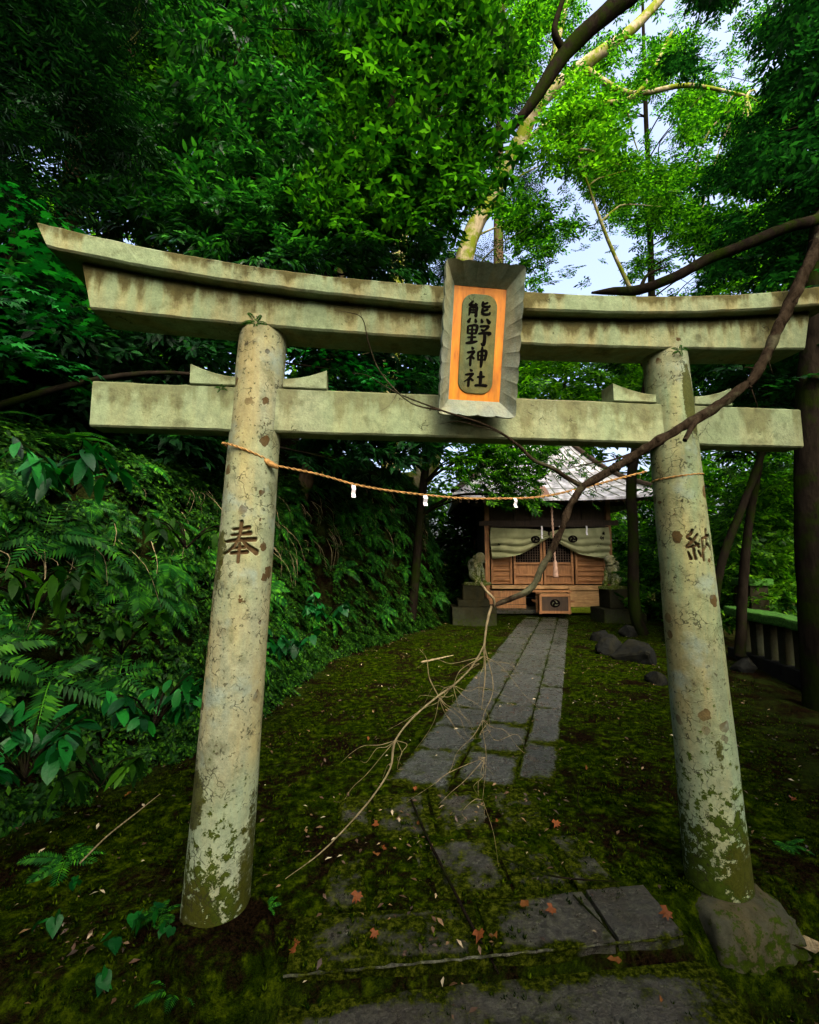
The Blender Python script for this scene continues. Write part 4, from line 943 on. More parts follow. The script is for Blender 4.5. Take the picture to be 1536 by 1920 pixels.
# ------------------------------------------------------------------ trees
SP = {'leaf': [spray(13, leaf(1, .46, .15, .12, 1), .24, 60, s) for s in (1, 2, 3)], 'whorl': [whorl_spray(s) for s in (1, 12)], 'maple': [maple_spray(s) for s in (1, 2)], 'needle': [needle_spray(s) for s in (1, 2)],
      'long': [spray(11, leaf(1, .3, .1, .3, 2), .34, 45, s, .5) for s in (5, 6)], 'hang': [spray(15, leaf(1, .3, .1, .2, 1), .2, 70, s, .9) for s in (8, 9)]}
TRUNKLINES = [((880, 450), (965, 285), 36), ((965, 285), (1010, 195), 36), ((940, 270), (1060, 100), 34), ((1060, 100), (1180, 0), 44), ((785, 135), (830, 0), 20), ((800, 870), (830, 900), 22), ((135, 240), (145, 330), 16)]
def gap_keep(x, y, thin):
    """thins the foliage where the photograph's sky shows through"""
    for (ax, ay), (bx, by), wd in TRUNKLINES:              # keep the pale trunk and the dark limb clear, as they are in the photo
        t = max(0, min(1, ((x - ax) * (bx - ax) + (y - ay) * (by - ay)) / ((bx - ax) ** 2 + (by - ay) ** 2)))
        if math.hypot(x - ax - t * (bx - ax), y - ay - t * (by - ay)) < wd and random.random() < .93: return False
    if thin <= 0: return True
    v = noise.noise(Vector((x / 95., y / 80., 3.1))) + .6 * noise.noise(Vector((x / 38., y / 34., 7.7)))
    for cx, cy, rx, ry, k in ((1090, 500, 75, 60, 1.3), (1250, 215, 60, 60, .9), (1370, 90, 90, 90, .8), (900, 200, 34, 80, .8), (1060, 370, 60, 50, .7), (1180, 440, 60, 50, .5), (1260, 30, 90, 50, .7), (1150, 250, 60, 40, .4), (950, 70, 30, 50, .5), (1030, 330, 40, 30, .6)):
        v -= k * math.exp(-((x - cx) / rx) ** 2 - ((y - cy) / ry) ** 2)
    return v > -.75 + .62 * thin
def crown_points(regions):
    pts = []; sc = []
    for (x0, y0, x1, y1, Y0, Y1, n, s, thin) in regions:
        k = 0; tries = 0
        ph = random.random() * 50
        while k < n and tries < n * 12:
            tries += 1; x = random.uniform(x0, x1); y = random.uniform(y0, y1)
            # ragged region edge and clumps
            ex = min(x - x0, x1 - x) / (x1 - x0); ey = min(y - y0, y1 - y) / (y1 - y0); e = min(1, min(ex, ey) / .16)
            cl = noise.noise(Vector((x / 130 + ph, y / 95, ph)))
            if cl + e * .9 < .42 + .25 * random.random(): continue
            if not gap_keep(x, y, thin): continue
            p = at(x, y, random.uniform(Y0, Y1))
            pts.append(p); sc.append(s * random.uniform(.7, 1.25)); k += 1
    return pts, sc
def tree(name, label, cat, trunks, regions, sp, mat, bk, group=None, limbs=14, tilt=.3, lr=.03, twigs=True):
    base = Vector(trunks[0][0][0]); t = thing(name, label, cat, base, 0, group)
    lst = [(P, R, dict(seg=12, rough=.16, seed=i)) for i, (P, R) in enumerate(trunks)]
    pts, sc = crown_points(regions)
    axis = [q for P, R in trunks for q in catmull(P, 5)]
    if pts:
        for k in range(limbs):
            e = random.choice(pts); a = min(axis, key=lambda q: (q - e).length + abs(q.z - e.z + .6) * .5)
            d = (e - a).length; m = a.lerp(e, .5) + Vector((random.gauss(0, .08), random.gauss(0, .08), .12)) * d
            r = min(lr, .012 * d + .006)
            lst.append(([a, a.lerp(m, .5) + Vector((0, 0, .04 * d)), m, e], [r, r * .8, r * .55, r * .15], dict(seg=6, rough=.1, n=4)))
    world_child('trunk', tubes('trunk', lst), bk, t)
    if pts:
        P = np.array([tuple(p) for p in pts]); n = len(P); sc = np.array(sc)
        c = np.array(tuple(sum(axis, Vector()) / len(axis))); yaw = np.arctan2(P[:, 1] - c[1], P[:, 0] - c[0]) + RNG.normal(0, 1.1, n)
        R = rotmats(n, tilt, yaw); Ts = SP[sp]; idx = RNG.integers(0, len(Ts), n); parts = []
        for i, T in enumerate(Ts):
            m = idx == i
            if m.sum(): parts.append(scatter(T, P[m], R[m], sc[m]))
        V, Fc = join(parts); world_child('crown', np_mesh('crown', V, Fc), mat, t)
    return t
def gz(x, y): return float(ground_z(np.array([x]), np.array([y]), False)[0])
def foot(p): p = Vector(p); return Vector((p.x, p.y, gz(p.x, p.y) - .2))
# leaning pale mossy tree behind the gate
P = [foot(at(745, 900, 11.0)), at(800, 880, 11.0), at(838, 700, 10.6), at(872, 480, 10.2), at(915, 375, 10.), at(970, 275, 9.8), at(1012, 192, 9.6), at(1090, 125, 9.4), at(1190, 50, 9.2), at(1290, -60, 9.)]
tree('leaning_tree', 'tall pale-barked mossy tree leaning right behind the plaque toward the sky', 'tree',
     [(P, [.3, .27, .24, .22, .2, .19, .17, .15, .12, .08]), ([P[6], at(1050, 60, 9.8), at(1075, -60, 9.8)], [.09, .07, .05]), ([P[7], at(1180, 175, 9.2), at(1290, 160, 9.), at(1400, 180, 8.8)], [.08, .06, .05, .03]), ([P[5], at(1080, 200, 9.5), at(1190, 180, 9.), at(1260, 60, 9)], [.07, .06, .05, .03])],
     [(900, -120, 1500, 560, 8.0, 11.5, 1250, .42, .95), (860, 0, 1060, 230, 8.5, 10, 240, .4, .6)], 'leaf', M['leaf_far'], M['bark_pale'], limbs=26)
tree('young_tree', 'young tree with lime-green leaves catching the light right of the leaning trunk', 'tree', [([foot(at(1262, 1150, 9.2)), at(1262, 800, 9.0), at(1215, 620, 8.7), at(1140, 450, 8.3), at(1080, 280, 8.0)], [.07, .06, .05, .035, .015])],
     [(975, 130, 1160, 340, 7.4, 8.6, 130, .46, .1), (1100, 200, 1260, 420, 8, 9, 60, .4, .5)], 'leaf', M['leaf_light'], M['bark_pale'], limbs=12)
P = [foot(at(735, 640, 13)), at(735, 640, 13), at(775, 220, 12.6), at(800, 100, 12.4), at(835, -20, 12.2), at(860, -140, 12)]
tree('pale_trunk_tree', 'slender pale-trunked tree at the top centre above the foliage', 'tree', [(P, [.3, .26, .22, .2, .18, .15])], [(640, -150, 900, 120, 11, 15, 300, .8, .5)], 'leaf', M['leaf_far'], M['bark_pale'], limbs=10)
# big dark tree at the right edge with long limbs
b0 = foot(at(1532, 1300, 4.35))
P = [b0, at(1522, 1100, 4.35), at(1516, 850, 4.35), at(1526, 600, 4.3), at(1555, 300, 4.3), at(1600, -100, 4.3), at(1650, -600, 4.3)]
L1 = [at(1560, 330, 4.3), at(1545, 400, 3.3), at(1480, 425, 2.6), at(1400, 458, 2.35), at(1330, 485, 2.25), at(1270, 517, 2.17), at(1200, 543, 2.14), at(1150, 546, 2.12), at(1110, 549, 2.1)]
L2 = [at(1640, -500, 4.6), at(1420, -260, 5.2), at(1240, -60, 5.4), at(1140, 22, 5.4), at(1060, 100, 5.5), at(1000, 190, 5.6), at(955, 245, 5.7), at(915, 285, 5.8)]
L3 = [at(1060, 100, 5.5), at(1040, 60, 5.4), at(1052, 10, 5.4), at(1075, -60, 5.4)]
tree('overhanging_tree', 'large dark tree at the right edge with long limbs reaching over the gate', 'tree',
     [(P, [.14, .125, .12, .12, .12, .11, .1]), (L1, [.07, .05, .037, .032, .03, .026, .026, .02, .006]), (L2, [.16, .15, .14, .125, .105, .075, .05, .012]), (L3, [.05, .045, .035, .02]),
      ([at(1200, 543, 2.14), at(1215, 515, 2.2), at(1250, 500, 2.25)], [.012, .008, .003])],
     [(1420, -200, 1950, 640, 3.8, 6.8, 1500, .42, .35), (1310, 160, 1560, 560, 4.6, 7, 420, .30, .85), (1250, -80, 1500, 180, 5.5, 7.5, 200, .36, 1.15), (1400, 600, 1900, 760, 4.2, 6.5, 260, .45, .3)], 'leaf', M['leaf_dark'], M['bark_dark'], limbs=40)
# background trees beyond, seen brighter through the gaps
tree('backlit_tree', 'bright green backlit tree behind the right end of the top beam', 'tree',
     [([foot(at(1225, 900, 15)), at(1222, 560, 15), at(1218, 380, 15), at(1210, 180, 15), at(1205, 0, 15)], [.16, .12, .1, .08, .05])],
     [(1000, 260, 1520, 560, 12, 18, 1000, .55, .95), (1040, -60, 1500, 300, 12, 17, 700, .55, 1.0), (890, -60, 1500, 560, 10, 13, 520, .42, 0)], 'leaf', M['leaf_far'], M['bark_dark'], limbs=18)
tree('conifer', 'dark drooping conifer just right of the pale trunk at the top', 'tree', [([foot(at(930, 800, 17)), at(935, 400, 17), at(940, 100, 17), at(945, -150, 17)], [.25, .2, .15, .1])],
     [(830, -80, 1010, 560, 15, 18, 420, 1.0, 1.0)], 'needle', M['leaf_needle'], M['bark_brown'], limbs=12, tilt=.5)
tree('low_bright_tree', 'bright yellow-green tree seen under the plaque and above the shrine roof', 'tree', [([foot(at(1050, 900, 20)), at(1055, 800, 20), at(1060, 700, 20)], [.14, .12, .06])],
     [(960, 600, 1260, 880, 15.5, 21, 520, 1.0, 0)], 'leaf', M['leaf_light'], M['bark_dark'], limbs=10)
P = [foot(at(770, 950, 9.5)), at(800, 860, 9.5), at(830, 760, 9.4), at(850, 700, 9.3)]
tree('small_leaved_tree', 'small-leaved tree on the bank overhanging the left side of the shrine roof', 'tree', [(P, [.1, .08, .06, .03])],
     [(790, 700, 1010, 950, 8.0, 10.0, 330, .42, 0), (890, 820, 1060, 955, 8.2, 9.2, 280, .3, 0), (990, 820, 1130, 900, 8.2, 9.2, 50, .28, 0), (960, 900, 1150, 950, 8.2, 9.0, 16, .3, 0), (780, 640, 1000, 800, 9, 11, 180, .5, 0)], 'leaf', M['leaf_far'], M['bark_dark'], limbs=16, tilt=.45)
# left side
P = [foot(at(560, 1000, 7.5)), at(590, 840, 7.6), at(610, 700, 7.8), at(640, 520, 8), at(660, 300, 8.2), at(690, 60, 8.4), at(700, -150, 8.5)]
tree('bank_tree', 'brown-trunked tree on the bank behind the middle of the gate', 'tree', [(P, [.13, .11, .1, .09, .08, .07, .05])],
     [(430, -150, 940, 520, 6.6, 10, 760, .45, .5), (560, 560, 860, 860, 7, 9.5, 420, .45, 0)], 'leaf', M['leaf_mid'], M['bark_brown'], limbs=26)
P = [foot(at(500, 900, 6)), at(470, 700, 6), at(375, 430, 5.8), at(388, 330, 5.7), at(425, 190, 5.6), at(455, 60, 5.5), at(480, -100, 5.4)]
tree('thin_stemmed_tree', 'thin dark curving stem carrying layered sprays above the left pillar', 'tree', [(P, [.05, .04, .026, .024, .022, .02, .016]), ([at(430, 50, 5.6), at(600, 58, 5.8), at(760, 70, 6)], [.01, .008, .003]), ([at(425, 200, 5.6), at(520, 208, 5.6), at(690, 200, 5.8)], [.01, .008, .003])],
     [(180, 60, 620, 480, 4.8, 6.6, 480, .38, .25), (300, -150, 800, 120, 5, 7.5, 300, .4, .35), (330, 350, 830, 520, 4.6, 6.6, 420, .34, .2)], 'long', M['leaf_glossy'], M['bark_dark'], limbs=26, tilt=.35)
P = [foot(at(900, 1000, 7)), at(860, 600, 5.6), at(760, 480, 5.0), at(640, 370, 4.9), at(560, 250, 4.8)]
tree('whorled_leaf_tree', 'broad whorled-leaf branches hanging in the upper middle left of the plaque', 'tree', [([foot(at(440, 900, 5.2)), at(470, 780, 5.3), at(540, 640, 5.4), at(640, 460, 5.2), at(720, 250, 5.1), at(760, 60, 5.2), at(780, -120, 5.2)], [.06, .055, .05, .045, .04, .03, .02])],
     [(600, 90, 930, 430, 4.2, 5.6, 170, .5, .2), (580, 330, 850, 480, 4.0, 5.2, 60, .42, .2), (700, -80, 900, 120, 4.8, 6, 70, .6, .4)], 'whorl', M['leaf_mid'], M['bark_dark'], limbs=22, tilt=.35)
P = [foot(at(60, 800, 6.5)), at(90, 600, 6.5), at(140, 330, 6.6), at(160, 200, 6.7), at(180, 60, 6.8), at(200, -100, 6.9)]
tree('old_cedar', 'brown-trunked dark evergreen in the upper left corner', 'tree', [(P, [.2, .17, .13, .12, .11, .1]), ([at(172, 120, 6.7), at(120, 170, 6.2), at(40, 180, 5.8), at(-60, 160, 5.5)], [.05, .045, .035, .02])],
     [(-500, -300, 300, 300, 4.0, 7.0, 1500, .55, 0), (-500, 200, 150, 520, 3.8, 6, 520, .5, 0), (100, -300, 420, 120, 6, 9, 320, .6, 0)], 'needle', M['leaf_needle'], M['bark_brown'], limbs=30, tilt=.45)
tree('maple_tree', 'bright lobed maple branches at the left edge below the beam end', 'tree', [([foot(at(-60, 1000, 3.6)), at(-40, 800, 3.6), at(-20, 620, 3.7), at(20, 500, 3.9)], [.05, .04, .03, .015])],
     [(-160, 490, 150, 720, 3.2, 4.0, 46, .55, 0), (-200, 300, 90, 520, 3.6, 4.6, 50, .55, 0), (480, 640, 760, 760, 4.5, 5.2, 16, .4, 0)], 'maple', M['leaf_big'], M['bark_dark'], limbs=12, tilt=.3)
P = [foot(at(250, 900, 7)), at(230, 700, 7), at(210, 500, 7.2), at(230, 250, 7.6), at(260, 0, 8)]
tree('slope_tree', 'green leafy tree on the slope behind the left half of the top beam', 'tree', [(P, [.12, .1, .09, .08, .05])],
     [(60, 120, 640, 560, 6.2, 9, 700, .48, .3), (60, -200, 640, 200, 7, 11, 480, .55, .3)], 'leaf', M['leaf_mid'], M['bark_brown'], limbs=26)
tree('shade_shrub_tree', 'dark bushy evergreen filling the space under the left beam', 'tree', [([foot(at(200, 950, 5.2)), at(190, 800, 5.2), at(180, 650, 5.2)], [.07, .05, .03])],
     [(-100, 560, 460, 860, 4.4, 6.4, 620, .42, 0), (520, 620, 860, 900, 5.6, 7.4, 380, .4, 0), (-300, 480, 200, 800, 3.9, 5.2, 260, .45, 0)], 'long', M['leaf_dark'], M['bark_dark'], limbs=20, tilt=.5)
# slim trees right of the shrine
for lb, pts, rr, reg, mt in (
    ('slim dark trunk standing between the shrine and the right pillar', [(1205, 1190, 8.6), (1190, 1140, 8.6), (1187, 1000, 8.6), (1184, 900, 8.6), (1196, 820, 8.6), (1215, 700, 8.7), (1220, 620, 8.8)], [.12, .11, .1, .1, .09, .08, .06], (1120, 560, 1330, 720, 8, 9.5, 110, .45, .1), 'leaf_mid'),
    ('dark forked leaning trunk right of the right pillar', [(1335, 1180, 5.4), (1352, 1060, 5.4), (1392, 950, 5.4), (1425, 860, 5.4), (1450, 760, 5.4)], [.05, .05, .045, .045, .03], (1300, 600, 1700, 800, 5, 8.5, 480, .42, .2), 'leaf_dark'),
    ('dark upright trunk just beyond the mossy stone fence', [(1388, 1230, 5.9), (1392, 1120, 5.9), (1402, 1000, 5.9), (1418, 900, 5.9), (1432, 800, 5.9), (1440, 640, 5.9)], [.07, .06, .055, .05, .045, .03], (1320, 620, 1620, 880, 5.5, 8, 200, .42, .3), 'leaf_dark')):
    tree('slim_tree', lb, 'tree', [([at(*q) for q in pts], rr), ([at(pts[-2][0], pts[-2][1], pts[-2][2]), at(pts[-2][0] + 60, pts[-2][1] - 60, pts[-2][2] + .4)], [.02, .008])], [reg], 'leaf', M[mt], M['bark_dark'], limbs=10)
# unseen trees added beside and behind the camera to shade the near ground
def added_shade_tree(label, base, boxes):
    t = thing('added_shade_tree', label, 'tree', base); b = Vector(base)
    top = Vector((sum(q[0] + q[1] for q in boxes) / 2 / len(boxes), sum(q[2] + q[3] for q in boxes) / 2 / len(boxes), boxes[0][4]))
    lst = [([b, b.lerp(top, .5) + Vector((.1, 0, .4)), top], [.18, .15, .08], dict(seg=10, rough=.15))]; P = []
    for x0, x1, y0, y1, z0, z1, n in boxes:
        for i in range(n): P.append((random.uniform(x0, x1), random.uniform(y0, y1), random.uniform(z0, z1)))
    for i in range(10):
        e = Vector(random.choice(P)); lst.append(([b.lerp(top, .8), top.lerp(e, .5), e], [.05, .03, .01], dict(seg=5)))
    world_child('trunk', tubes('trunk', lst), M['bark_dark'], t)
    P = np.array(P); V, Fc = scatter(SP['leaf'][0], P, rotmats(len(P), .3), RNG.uniform(.6, .9, len(P))); world_child('crown', np_mesh('crown', V, Fc), M['leaf_dark'], t)
added_shade_tree('unseen dark tree added outside the left edge to shade the bank', (-4.2, .6, .6), [(-5.5, -2.3, -1.5, 1.3, 3.2, 5.5, 600), (-4.5, -2.2, -3, 1.2, 1.6, 3.4, 130)])
added_shade_tree('unseen dark tree added outside the right edge to shade the fence', (4.6, .8, -.6), [(3.0, 6.5, -1.5, 1.3, 2.8, 5.0, 600), (3.2, 5.5, -2.5, 2.2, 1.2, 3.2, 160)])
added_shade_tree('unseen dark tree added behind the viewpoint to shade the lower step', (.8, -4.6, -.2), [(-3, 4.5, -4.5, -2.8, .8, 3.7, 360), (-3.5, 4.5, -2.8, -.8, 3.2, 3.9, 300), (-1.2, 2.2, -.9, .9, 4.4, 5.4, 60)])
# far hillside woods: masses nobody could count
def mass(name, label, regs, sp, mat, seed):
    pts, sc = crown_points(regs); P = np.array([tuple(p) for p in pts]); n = len(P)
    R = rotmats(n, .55); Ts = SP[sp]; idx = RNG.integers(0, len(Ts), n)
    V, Fc = join([scatter(T, P[idx == i], R[idx == i], np.array(sc)[idx == i]) for i, T in enumerate(Ts)])
    tag(link(name, np_mesh(name, V, Fc), mat), label, kind='stuff')
mass('far_woods', 'far leafy woods closing the view behind the trees', [(-500, -500, 900, 900, 15, 24, 3200, 1.6, .55), (820, 560, 1900, 1130, 20, 28, 1500, 1.9, 0), (880, -100, 1500, 600, 19, 26, 330, 1.0, .9), (1480, -300, 2100, 700, 11, 20, 900, 1.5, .3), (1280, 150, 1540, 700, 14, 20, 300, 1.2, 1.0), (850, 500, 960, 950, 18, 22, 160, 1.6, 0), (780, 880, 960, 1160, 15, 19, 420, 1.1, 0)], 'leaf', M['leaf_far'], 3)
mass('right_thicket', 'sunlit thicket of undergrowth beyond the stone fence', [(1190, 860, 1340, 1200, 10, 14, 420, .7, 0), (1300, 840, 1800, 1180, 7.5, 13, 1500, .6, 0), (1120, 960, 1260, 1130, 15, 18, 160, .8, 0)], 'leaf', M['leaf_far'], 4)
mass('bright_thicket', 'yellow-green sunlit scrub down the slope beyond the stone fence', [(1300, 860, 1600, 1160, 7, 11, 520, .45, 0), (1360, 950, 1540, 1150, 6.8, 9, 160, .4, 0)], 'leaf', M['leaf_light'], 4)

# ------------------------------------------------------------------ ferns and plants of the bank
def bank_point(y, hz):
    """a point on the bank face: y along it, hz = fraction of the way up; returns point and outward normal"""
    xf = float(np.interp(y, FY, FX)); lo, hi = -.1, 1.3
    top = gz(xf - 1.2, y); 
    for _ in range(18):
        m = (lo + hi) / 2
        if gz(xf - m, y) < hz * top: lo = m
        else: hi = m
    x = xf - lo; e = .05
    n = Vector((-(gz(x + e, y) - gz(x - e, y)) / (2 * e), -(gz(x, y + e) - gz(x, y - e)) / (2 * e), 1)).normalized()
    return Vector((x, y, gz(x, y))), n
def orient(n, k=.6):
    z = (n * k + Vector((0, 0, 1 - k)) + Vector((random.gauss(0, .15), random.gauss(0, .15), 0))).normalized()
    return z.to_track_quat('Z', 'Y').to_matrix() @ Matrix.Rotation(random.uniform(0, 6.28), 3, 'Z')
FERNS = [fern(s, k) for s, k in ((1, 9), (2, 7), (3, 11), (4, 8))]
fm = [np_mesh('fern', *T) for T in FERNS]
for m in fm: m.materials.append(M['fern'])
for i in range(250):
    y = 1.2 + 10.0 * random.random() ** 1.15; hz = random.random() ** .8 * 1.1
    p, n = bank_point(y, min(hz, .99)) if hz < 1 else (Vector((float(np.interp(y, FY, FX)) - random.uniform(.9, 1.6), y, 0)), Vector((.3, 0, 1)))
    if hz >= 1: p.z = gz(p.x, p.y)
    if hz < .14: continue
    o = bpy.data.objects.new('fern', random.choice(fm)); C.objects.link(o); o.location = p + n * .05; o.rotation_euler = orient(n, .62).to_euler(); o.scale = (random.uniform(.22, .46),) * 3
    tag(o, 'green fern rosette growing on the steep left bank', 'fern', 'ferns growing on the bank')
# creeping cover on the bank face
P = []; Nn = []
for i in range(15000):
    y = .3 + 12.5 * random.random() ** 1.0; p, n = (lambda q: q)(None) if False else (None, None)
    P.append((y, random.random()))
ysam = np.array([p[0] for p in P]); hsam = np.array([p[1] for p in P])
dd = sst(0, 1, hsam) * .78 + RNG.normal(0, .03, len(P)); dd = np.where(RNG.random(len(P)) < .3, RNG.uniform(.6, 2.2, len(P)), dd)
xsam = np.interp(ysam, FY, FX) - dd / .85; zsam = ground_z(xsam, ysam, False); e = .04
gx = (ground_z(xsam + e, ysam, False) - ground_z(xsam - e, ysam, False)) / (2 * e); nrm = np.stack([-gx, RNG.normal(0, .3, len(P)), np.ones(len(P))], 1); nrm /= np.linalg.norm(nrm, axis=1, keepdims=True)
pos = np.stack([xsam, ysam, zsam], 1) + nrm * RNG.uniform(.0, .10, (len(P), 1))
# wall part: spread evenly in height, not in plan
R = rotmats(len(P), .35, up=nrm * 1.2 + np.array([.25, -.25, 0]))
keep = np.array([noise.noise(Vector((a * 1.1, b * 1.1, 5))) + .5 * noise.noise(Vector((a * 4, b * 4, c * 4))) > -.28 for a, b, c in pos])
pos, R = pos[keep], R[keep]; ns = len(pos); sc = RNG.uniform(.12, .26, ns)
V, Fc = join([scatter(SP['leaf'][i], pos[i::3], R[i::3], sc[i::3]) for i in range(3)])
tag(link('bank_undergrowth', np_mesh('bank_undergrowth', V, Fc), M['ivy']), 'small creeping leaves covering the left bank', kind='stuff')
# hanging dry roots and stems on the bank's lip
lst = []
for i in range(170):
    y = random.uniform(2.5, 11); p, n = bank_point(y, random.uniform(.6, .97)); p += n * .05; L = random.uniform(.15, .6); d = Vector((random.gauss(.25, .2), random.gauss(0, .25), -1)) * L
    lst.append(([p, p + d * .5 + Vector((.06, 0, .05)), p + d], [.004, .003, .001], dict(seg=3, n=3)))
tag(link('hanging_roots', tubes('hanging_roots', lst), M['twig']), 'thin dry roots and stems hanging from the bank', kind='stuff')

# large-leaved plants, each a thing
def plant(name, label, cat, p, stems, lf, size, mat, spread=.35, height=.4, seed=1, group=None, droop=.5, nl=5, face=(0, -1)):
    r = random.Random(seed); t = thing(name, label, cat, p, 0, group); parts = []; st = []
    for i in range(stems):
        a = r.uniform(0, 6.28); d = Vector((math.cos(a) * spread + face[0] * spread * .6, math.sin(a) * spread + face[1] * spread * .6, height * r.uniform(.5, 1)))
        st.append(([Vector((0, 0, 0)), d * .5 + Vector((0, 0, .06 if spread > .1 else .01)), d], [.006 * min(1, spread * 4), .005 * min(1, spread * 4), .003 * min(1, spread * 4)], dict(seg=5, n=3)))
        for k in range(nl):
            q = d * (.45 + .55 * (k + 1) / nl) + Vector((0, 0, .02)); yaw = a + (k - nl / 2) * 1.35 + r.uniform(-.4, .4)
            parts.append(place(lf, tuple(q), yaw, r.uniform(.1, droop * 2), r.uniform(-.4, .4), size * r.uniform(.75, 1.15)))
    link('stems', tubes('stems', st), M['ivy'] if name == 'seedling' else M['bark_dark'], t)
    V, Fc = join(parts); link('leaves', np_mesh('leaves', V, Fc, True), mat, t); return t
LB = leaf(1, .52, .1, .3, 5, .5); LL = leaf(1, .30, .12, .35, 5, .5); HT = heart()
def onbank(x, y, Y): p = at(x, y, Y); return p
specs = [('aucuba_bush', 'glossy long-leaved bush in the dark beside the left beam end', 'bush', (140, 900, 3.2), 8, LL, .2, .3, .3, 'leaf_big'),
         ('broadleaf_bush', 'broad oval-leaved bush pressed against the left pillar', 'bush', (290, 1330, 2.85), 15, LB, .105, .24, .34, 'leaf_big'),
         ('broadleaf_bush', 'large-leaved bush at the left edge low on the bank', 'bush', (50, 1420, 2.5), 14, LB, .12, .25, .36, 'leaf_big'),
         ('nettle_plant', 'toothed mid-sized leafy plant above the oval-leaved bush', 'plant', (230, 1200, 3.0), 9, leaf(1, .6, .1, .2, 3, .4), .085, .22, .28, 'leaf_mid'),
         ('nettle_plant', 'fresh green leafy plant just right of the left pillar foot plants', 'plant', (540, 1220, 4.3), 8, leaf(1, .55, .1, .25, 3, .4), .12, .25, .3, 'leaf_big'),
         ('nettle_plant', 'leafy plant low on the bank further right of the pillar', 'plant', (610, 1150, 5.2), 8, leaf(1, .55, .1, .25, 3, .4), .13, .28, .3, 'leaf_big'),
         ('drooping_plant', 'drooping narrow-leaved plant at the left edge of the bank', 'plant', (60, 1120, 2.9), 9, LL, .16, .3, .3, 'leaf_mid'),
         ('drooping_plant', 'drooping long-leaved plant high behind the pillar shaft', 'plant', (350, 1010, 3.6), 8, LL, .15, .28, .25, 'leaf_mid'),
         ('drooping_plant', 'low narrow-leaved plant beneath the large-leaved bush', 'plant', (190, 1450, 2.7), 7, LL, .13, .2, .22, 'leaf_mid')]
for i, (nm, lb, ct, q, st, lf, sz_, sp_, ht, mt) in enumerate(specs):
    p = at(*q); p.z = p.z - ht * .3; plant(nm, lb, ct, p, st, lf, sz_, M[mt], sp_, ht, i + 20, nl=6, face=(.35, -.9))
hs = [((250, 1790), .055), ((280, 1775), .06), ((355, 1745), .06), ((215, 1820), .05), ((320, 1800), .05), ((150, 1700), .045), ((90, 1780), .06), ((180, 1880), .06)]
HLAB = ['middle heart-leaved seedling of the row left of the left pillar foot', 'heart-leaved seedling next right of the middle one', 'heart-leaved seedling closest to the left pillar foot', 'heart-leaved seedling just below the left one of the row', 'heart-leaved seedling below and between the row and the pillar', 'small heart-leaved seedling furthest up the slope', 'heart-leaved seedling nearest the left frame edge', 'lowest heart-leaved seedling near the bottom left corner']
for i, ((x, y), s) in enumerate(hs):
    p = atz(x, y, -.05); p.z = gz(p.x, p.y)
    plant('seedling', HLAB[i], 'seedling', p, 2, HT, s, M['leaf_big'], .03, .09, i + 60, 'heart-leaved seedlings at the foot of the left pillar', 1.0, 2)

# ------------------------------------------------------------------ dead branch hanging in front of the gate
db = thing('dead_branch', 'long bare dead branch slanting across the right pillar and hanging before the path', 'branch', at(1290, 800, 1.7))
Bm = [at(1640, 200, 2.3), at(1560, 400, 1.95), at(1500, 530, 1.8), at(1462, 610, 1.75), at(1425, 690, 1.72), at(1398, 722, 1.72), at(1340, 765, 1.71), at(1270, 806, 1.7), at(1215, 838, 1.7), at(1150, 880, 1.7), at(1092, 912, 1.7)]
Bl = [Bm[-1], at(1068, 950, 1.69), at(1050, 1000, 1.67), at(1020, 1058, 1.66), at(995, 1103, 1.65), at(950, 1126, 1.64), at(922, 1136, 1.63)]
Ml = [(Bm, [.035, .03, .026, .023, .020, .020, .019, .018, .017, .0155, .0145], dict(seg=14, rough=.5, n=14)), (Bl, [.0145, .013, .0125, .012, .0115, .009, .006], dict(seg=12, rough=.45, n=14)),
      ([at(1312, 780, 1.71), at(1298, 800, 1.68), at(1284, 826, 1.66)], [.013, .011, .009], dict(seg=10, rough=.2)), ([at(1398, 722, 1.72), at(1410, 728, 1.70)], [.012, .007], dict(seg=8, rough=.3))]
for i in range(15):                                       # broken side shoots
    k = random.randint(1, 9); a = Bm[k].lerp(Bm[k + 1], random.random()); d = Vector((random.gauss(0, .05), random.gauss(0, .03), random.gauss(.0, .05)))
    Ml.append(([a, a + d * .5 + Vector((0, 0, .006)), a + d], [.0045, .003, .0012], dict(seg=6, rough=.3, n=3)))
for i in range(9):                                        # knots
    k = random.randint(1, 9); a = Bm[k].lerp(Bm[k + 1], random.random()); r = .019 * random.uniform(.7, 1.0); d = Vector((random.gauss(0, 1), -1, random.gauss(0, 1))).normalized() * .008
    Ml.append(([a + d - Vector((.012, 0, -.008)), a + d, a + d + Vector((.012, 0, -.008))], [r * .5, r, r * .5], dict(seg=8, rough=.4, n=2)))
world_child('limb', tubes('limb', Ml), M['deadwood'], db)
S1 = [Bm[-1], at(1062, 895, 1.69), at(1040, 880, 1.68), at(1000, 862, 1.67), at(975, 838, 1.66), at(940, 812, 1.65), at(900, 793, 1.65), at(830, 770, 1.64), at(745, 737, 1.63), at(690, 705, 1.62), at(660, 700, 1.62)]
